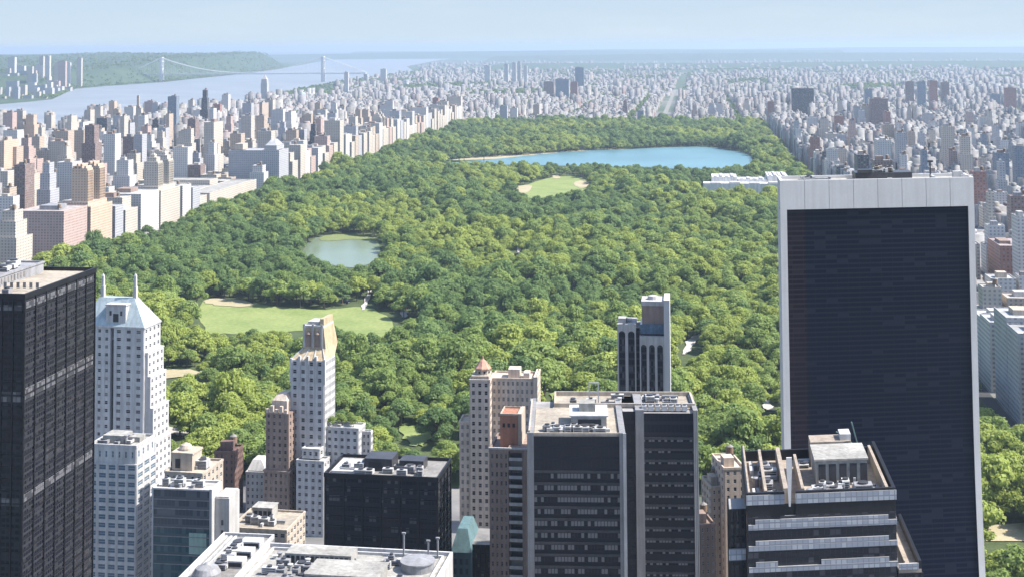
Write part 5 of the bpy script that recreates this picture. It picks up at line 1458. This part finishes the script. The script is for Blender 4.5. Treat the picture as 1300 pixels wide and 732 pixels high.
def leafmat(name, a, c):
    m, nt, b = newmat(name)
    oi = nt.nodes.new('ShaderNodeObjectInfo')
    gi = nt.nodes.new('ShaderNodeNewGeometry')
    v = texco(nt)
    f = math_(nt, 'ADD', math_(nt, 'MULTIPLY', oi.outputs['Random'], .62), math_(nt, 'MULTIPLY', gi.outputs['Random Per Island'], .38))
    put(nt, b.inputs['Base Color'], ramp(nt, f, [(0.1, a), (0.9, c)]))
    b.inputs['Roughness'].default_value = .65
    b.inputs['Specular IOR Level'].default_value = .25
    tr = nt.nodes.new('ShaderNodeBsdfTranslucent')
    put(nt, tr.inputs[0], tuple(min(1, q * 1.4) for q in c))
    mx = nt.nodes.new('ShaderNodeMixShader')
    mx.inputs[0].default_value = .38
    out = [n for n in nt.nodes if n.type == 'OUTPUT_MATERIAL'][0]
    nt.links.new(b.outputs[0], mx.inputs[1]); nt.links.new(tr.outputs[0], mx.inputs[2]); nt.links.new(mx.outputs[0], out.inputs[0])
    return m
LEAF = [leafmat('leaf_deep', (0.098, 0.158, 0.055), (0.165, 0.24, 0.074)), leafmat('leaf_mid', (0.14, 0.2, 0.053), (0.245, 0.315, 0.085)), leafmat('leaf_yellow', (0.215, 0.265, 0.058), (0.33, 0.385, 0.09))]
M['bark'] = plain('bark', (0.12, 0.09, 0.065), var=.3)
def trunk_mb(b, r, mi=0):
    b.lathe(0, 0, [(.62, 0), (.42, 1.4), (.34, 5), (.2, 9.5)], 7, mi)
    for k in range(5):
        a = k * 1.3 + r.uniform(-.3, .3); b.bar((0, 0, 4 + k * .6), (3.4 * math.cos(a), 3.4 * math.sin(a), 9.2 + r.uniform(-1, 1)), .15, mi, 4)
CR, TK, PROTO = [], [], bpy.data.collections.new('tree_kinds')
r_ = random.Random(3)
shapes = [tree_arrays(200 + k, n=r_.choice((13, 16, 20)), leaves=1700) for k in range(6)]
b = MB(); trunk_mb(b, r_); TRUNK = b.mesh('trunk', ['bark'])
for h_ in range(3):
    for k, (V, Fc) in enumerate(shapes):
        me = bpy.data.meshes.new('crown'); me.from_pydata(V, [], Fc); me.materials.append(LEAF[h_]); me.update(); CR.append(me)
        b = MB(); b.v, b.f, b.m = list(V), list(Fc), [0] * len(Fc); trunk_mb(b, r_, 1)
        o = bpy.data.objects.new(f'tree_kind_{h_ * 6 + k:02d}', b.mesh('tree_kind', [LEAF[h_], 'bark'])); PROTO.objects.link(o)

# ------------------------------------------------------------------ what the photo shows largest
nb = len(BX)
cor = [BX[:, [i, j]] for i in (0, 1) for j in (2, 3)]
PXs, PYs = [], []
for c in cor:
    for z in (np.zeros(nb), BX[:, 4]):
        a, q, _ = projn(np.c_[c, z]); PXs.append(a); PYs.append(q)
PXs, PYs = np.array(PXs), np.array(PYs)
items = []
for k in range(nb): items.append((BX[k, 2], PXs[:, k].min(), PXs[:, k].max(), PYs[:, k].min(), PYs[:, k].max(), k + 1))
tx0, ty0, _ = projn(np.c_[T, 17 * size]); tx1, ty1, _ = projn(np.c_[T, 4 * size])
tw = 7.5 * size / T[:, 1] * F
for k in range(len(T)): items.append((T[k, 1], px[k] - tw[k], px[k] + tw[k], ty0[k], ty1[k], -(k + 1)))
for (a, c, t, d) in occl: items.append((d, a, c, t, 740, 0))
items.append((700, 583, 682, 480, 740, 0)); items.append((800, 272, 470, 640, 740, 0))
items.sort(key=lambda q: -q[0])
buf = np.zeros((732, 1300), np.int32)
for (_, a, c, t, q, k) in items:
    buf[max(0, int(t)):max(0, int(q)), max(0, int(a)):max(0, int(round(c)))] = k
ids, cnt = np.unique(buf, return_counts=True)
order = sorted(zip(cnt, ids), reverse=True)
bsel = [int(i) - 1 for c, i in order if i > 0][:215]
tsel = [int(-i) - 1 for c, i in order if i < 0][:290]

# --- ordinary city buildings that show largest, each on its own
LM = [('orange-tan twin towers', 122, 250), ('cream spired twin towers', 208, 230), ('low museum roofs', 280, 255), ('red brick towers', 255, 178), ('dark tapering tower', 259, 130), ('slim blue-grey tower', 218, 140), ('stepped cream tower', 174, 150), ('church tower', 335, 110),
      ('cream slim tower', 52, 300), ('black tower roof', 30, 335), ('far park corner', 610, 152), ('dark slab tower', 1019, 135), ('tall dark brown tower', 1116, 150), ('travertine tower top', 1110, 205), ('travertine tower flank', 1250, 330), ('bright corner tower', 360, 215), ('park-edge row', 470, 195), ('white riverside tower', 13, 175), ('shaded avenue row', 1285, 480), ('reservoir', 760, 170)]
cnts = {}
sel = []
for k in bsel:
    cxp, cyp = PXs[:, k].mean(), PYs[:, k].min() + 6
    L_ = min(LM, key=lambda q: (q[1] - cxp) ** 2 + 2 * (q[2] - cyp) ** 2)
    sel.append((L_[0], NAMES[int(BX[k, 5])], BX[k, 2], k, 'beyond' if cyp < L_[2] else 'before'))
sel.sort()
for lm, ci, yy, k, side in sel:
    key = (lm, ci, side); cnts[key] = cnts.get(key, 0) + 1
    h = BX[k, 4]; wv = 'towering' if h > 75 else 'tall' if h > 50 else 'mid-height' if h > 28 else 'low'
    lab = f'{wv} {ci} building {side} the {lm}, {nth(cnts[key] - 1)} such going uptown'
    city_building(*BX[k, :5], int(BX[k, 5]), 9000 + k, lab, 'city_building', None, 'city buildings', 'city building')
rest = np.ones(nb, bool); rest[bsel] = False
Q = BX[rest]
# bulkheads for the nearer of the rest
nr = Q[Q[:, 2] < 6500]
bk = nr.copy(); bk[:, 0] = nr[:, 0] + (nr[:, 1] - nr[:, 0]) * .25; bk[:, 1] = bk[:, 0] + (nr[:, 1] - nr[:, 0]) * .4
bk[:, 2] = nr[:, 2] + (nr[:, 3] - nr[:, 2]) * .3; bk[:, 3] = bk[:, 2] + (nr[:, 3] - nr[:, 2]) * .4
z0 = np.r_[np.zeros(len(Q)), nr[:, 4] + .003]; z1 = np.r_[Q[:, 4], nr[:, 4] + 4.5]
Q = np.r_[Q, bk]
n = len(Q)
V = np.zeros((n, 8, 3)); X0, X1, Y0, Y1 = Q[:, 0], Q[:, 1], Q[:, 2], Q[:, 3]
for k, (a, c) in enumerate(((X0, Y0), (X1, Y0), (X1, Y1), (X0, Y1))):
    V[:, k] = np.stack([a, c, z0], 1); V[:, k + 4] = np.stack([a, c, z1], 1)
fq = np.array([(0, 1, 5, 4), (1, 2, 6, 5), (2, 3, 7, 6), (3, 0, 4, 7), (4, 5, 6, 7)])
Fq = (np.arange(n)[:, None, None] * 8 + fq[None]).reshape(-1, 4)
me = bpy.data.meshes.new('city_buildings')
me.vertices.add(n * 8); me.vertices.foreach_set('co', V.ravel())
me.loops.add(len(Fq) * 4); me.loops.foreach_set('vertex_index', Fq.ravel())
me.polygons.add(len(Fq)); me.polygons.foreach_set('loop_start', np.arange(len(Fq)) * 4); me.polygons.foreach_set('loop_total', np.full(len(Fq), 4))
me.update(calc_edges=True)
pal = np.array([PAL[k][0] for k in NAMES])
colr = pal[Q[:, 5].astype(int)] * (.25 + .7 * NR.random((n, 1)) ** 1.3) * NR.uniform(.93, 1.07, (n, 3))
at = me.color_attributes.new('Col', 'FLOAT_COLOR', 'POINT')
at.data.foreach_set('color', np.repeat(np.c_[colr, np.ones(n)], 8, axis=0).ravel())
me.materials.append(M['city_attr'])
o = bpy.data.objects.new('distant_buildings', me); COL.objects.link(o)
tag(o, 'mass of small city buildings spreading to the horizon around the park', 'buildings', None, 'stuff')

# --- trees that show largest, each on its own
HN = ['deep green', 'mid green', 'yellow-green']
TL = [('white stepped tower', 440, 520), ('teal-roofed tower', 200, 520), ('tan domed tower', 610, 520), ('slender arched tower', 815, 500), ('broad dark slab', 740, 510), ('travertine-framed tower', 990, 450), ('oval meadow', 380, 420), ('shaded avenue row', 1280, 600), ('grey glass block', 240, 580), ('dark glass box', 530, 570), ('stepped dark tower', 940, 570)]
sel = []
for k in tsel:
    L_ = min(TL, key=lambda q: (q[1] - px[k]) ** 2 + (q[2] - py[k]) ** 2)
    sel.append((L_[0], HN[hue[k]], px[k], k))
sel.sort(); cnts = {}
seen = set(tsel)
for lm, hn, _, k in sel:
    key = (lm, hn); cnts[key] = cnts.get(key, 0) + 1
    sz = 'broad' if size[k] > 1.12 else 'small' if size[k] < .85 else 'rounded'
    root = thing('park_tree', (T[k, 0], T[k, 1], .3), R.uniform(0, 6.28), f'{sz} {hn} tree near the {lm}, {nth(cnts[key] - 1)} of its colour going rightwards', 'tree', 'trees in the near part of the park')
    s_ = float(size[k]); root.scale = (s_ * R.uniform(.9, 1.16), s_ * R.uniform(.9, 1.16), s_ * R.uniform(.8, 1.2))
    for nm, me_ in (('trunk', TRUNK), ('crown', CR[hue[k] * 6 + k % 6])):
        o = bpy.data.objects.new(nm, me_); COL.objects.link(o); o.parent = root
# --- and the rest as one wood
rk = np.array([k for k in range(len(T)) if k not in seen])
P = np.r_[np.c_[T[rk], np.full(len(rk), .3)], X]
nX = len(X)
S = np.r_[size[rk], NR.uniform(.6, 1.3, nX)]
I = np.r_[hue[rk] * 6 + rk % 6, NR.integers(0, 12, nX)].astype(np.int32)
me = bpy.data.meshes.new('woodland'); me.vertices.add(len(P)); me.vertices.foreach_set('co', P.ravel())
for nm, ty, d in (('scl', 'FLOAT_VECTOR', np.stack([S * NR.uniform(.86, 1.14, len(S)), S * NR.uniform(.86, 1.14, len(S)), S * NR.uniform(.78, 1.24, len(S))], 1).ravel()), ('idx', 'INT', I), ('rot', 'FLOAT', NR.uniform(0, 6.28, len(P)))):
    me.attributes.new(nm, ty, 'POINT').data.foreach_set('vector' if ty == 'FLOAT_VECTOR' else 'value', d)
wood = bpy.data.objects.new('woodland', me); COL.objects.link(wood)
tag(wood, 'dense green woodland of the park and the tree-lined streets beyond', 'woodland', None, 'stuff')
ng = bpy.data.node_groups.new('scatter_trees', 'GeometryNodeTree')
ng.interface.new_socket('Geometry', in_out='INPUT', socket_type='NodeSocketGeometry'); ng.interface.new_socket('Geometry', in_out='OUTPUT', socket_type='NodeSocketGeometry')
gi, go = ng.nodes.new('NodeGroupInput'), ng.nodes.new('NodeGroupOutput')
ci = ng.nodes.new('GeometryNodeCollectionInfo'); ci.inputs[0].default_value = PROTO; ci.inputs['Separate Children'].default_value = True; ci.inputs['Reset Children'].default_value = True
ip = ng.nodes.new('GeometryNodeInstanceOnPoints'); ip.inputs['Pick Instance'].default_value = True
def na(nm, ty):
    a = ng.nodes.new('GeometryNodeInputNamedAttribute'); a.data_type = ty; a.inputs[0].default_value = nm
    return a.outputs[0]
cb = ng.nodes.new('ShaderNodeCombineXYZ'); ng.links.new(na('rot', 'FLOAT'), cb.inputs[2])
ng.links.new(gi.outputs[0], ip.inputs['Points']); ng.links.new(ci.outputs[0], ip.inputs['Instance']); ng.links.new(na('idx', 'INT'), ip.inputs['Instance Index']); ng.links.new(cb.outputs[0], ip.inputs['Rotation']); ng.links.new(na('scl', 'FLOAT_VECTOR'), ip.inputs['Scale']); ng.links.new(ip.outputs[0], go.inputs[0])
wood.modifiers.new('scatter', 'NODES').node_group = ng

# terrace trees on the white tower's wing
for k, (S_, lx, ly, lz) in enumerate(TERRACE):
    p = S_.w(lx, ly, lz)
    root = thing('terrace_tree', p, k * 1.1, f'small planted terrace tree on the wing roof of the gold-crowned tower, {nth(k)} from its shaft', 'tree', 'terrace trees')
    root.scale = (.36, .36, .36)
    for nm, me_ in (('trunk', TRUNK), ('crown', CR[6 + k])):
        o = bpy.data.objects.new(nm, me_); COL.objects.link(o); o.parent = root

# ------------------------------------------------------------------ air, sky, sun
SUN_EL, SUN_AZ = rad(50), rad(3)     # azimuth from the +x axis towards +y
sd = Vector((math.cos(SUN_EL) * math.cos(SUN_AZ), math.cos(SUN_EL) * math.sin(SUN_AZ), math.sin(SUN_EL)))
sl = bpy.data.lights.new('sun', 'SUN'); sl.energy = 4.6; sl.angle = rad(.53); sl.color = (1, .95, .88)
so = bpy.data.objects.new('sun', sl); COL.objects.link(so); so.rotation_euler = sd.to_track_quat('Z', 'Y').to_euler()
w = bpy.data.worlds.new('World'); scene.world = w; w.use_nodes = True
nt = w.node_tree; nt.nodes.clear()
sk = nt.nodes.new('ShaderNodeTexSky'); sk.sky_type = 'NISHITA'; sk.sun_disc = False; sk.sun_elevation = SUN_EL; sk.sun_rotation = math.pi / 2 - SUN_AZ; sk.altitude = 200; sk.air_density = .9; sk.dust_density = 1.0; sk.ozone_density = 1.5
bg = nt.nodes.new('ShaderNodeBackground'); bg.inputs[1].default_value = .15
wo = nt.nodes.new('ShaderNodeOutputWorld'); tc = nt.nodes.new('ShaderNodeTexCoord'); va = nt.nodes.new('ShaderNodeVectorMath'); va.operation = 'ADD'; va.inputs[1].default_value = (0, 0, .09); vn_ = nt.nodes.new('ShaderNodeVectorMath'); vn_.operation = 'NORMALIZE'
nt.links.new(tc.outputs['Generated'], va.inputs[0]); nt.links.new(va.outputs[0], vn_.inputs[0]); nt.links.new(vn_.outputs[0], sk.inputs[0]); mp = nt.nodes.new('ShaderNodeMapping'); mp.inputs['Scale'].default_value = (3.2, 3.2, 26); nt.links.new(tc.outputs['Generated'], mp.inputs[0])
cl = ramp(nt, noise(nt, mp.outputs[0], 1.6, 5, .6), [(.48, (0, 0, 0)), (.8, (.4,) * 3)])
zz_ = sep(nt, tc.outputs['Generated'])[2]
low = mix(nt, math_(nt, 'MULTIPLY', zz_, 22.0), (1.98, 2.36, 2.66), (1.74, 2.2, 2.68))
f_ = nt.nodes.new('ShaderNodeMapRange'); f_.interpolation_type = 'SMOOTHSTEP'; f_.inputs[1].default_value = .03; f_.inputs[2].default_value = .3; nt.links.new(zz_, f_.inputs[0])
base = mix(nt, f_.outputs[0], low, sk.outputs[0])
nt.links.new(mix(nt, cl, base, (2.4, 2.68, 2.9)), bg.inputs[0]); nt.links.new(bg.outputs[0], wo.inputs[0])
b = MB(); b.box(-69000, 69000, -3000, 69000, -1, 300)
hz = b.mesh('haze', [])
m = bpy.data.materials.new('haze'); m.use_nodes = True; nt = m.node_tree; nt.nodes.clear()
out = nt.nodes.new('ShaderNodeOutputMaterial'); pv = nt.nodes.new('ShaderNodeVolumePrincipled')
pv.inputs['Color'].default_value = (.58, .72, .88, 1); pv.inputs['Density'].default_value = HAZE if 'HAZE' in globals() else 4.6e-5; pv.inputs['Anisotropy'].default_value = .2
nt.links.new(pv.outputs[0], out.inputs['Volume'])
hz.materials.append(m); ho = bpy.data.objects.new('haze', hz); COL.objects.link(ho)
tag(ho, 'pale blue summer haze over the distant city', 'haze', None, 'stuff')

scene.render.engine = 'CYCLES'
scene.cycles.use_denoising = True
scene.cycles.max_bounces = 5; scene.cycles.diffuse_bounces = 2; scene.cycles.glossy_bounces = 2; scene.cycles.volume_bounces = 0; scene.cycles.transmission_bounces = 2
scene.render.film_transparent = False
vs = scene.view_settings; vs.view_transform = 'Standard'; vs.look = 'None'; vs.exposure = 1.15; vs.gamma = 1; vs.use_curve_mapping = False
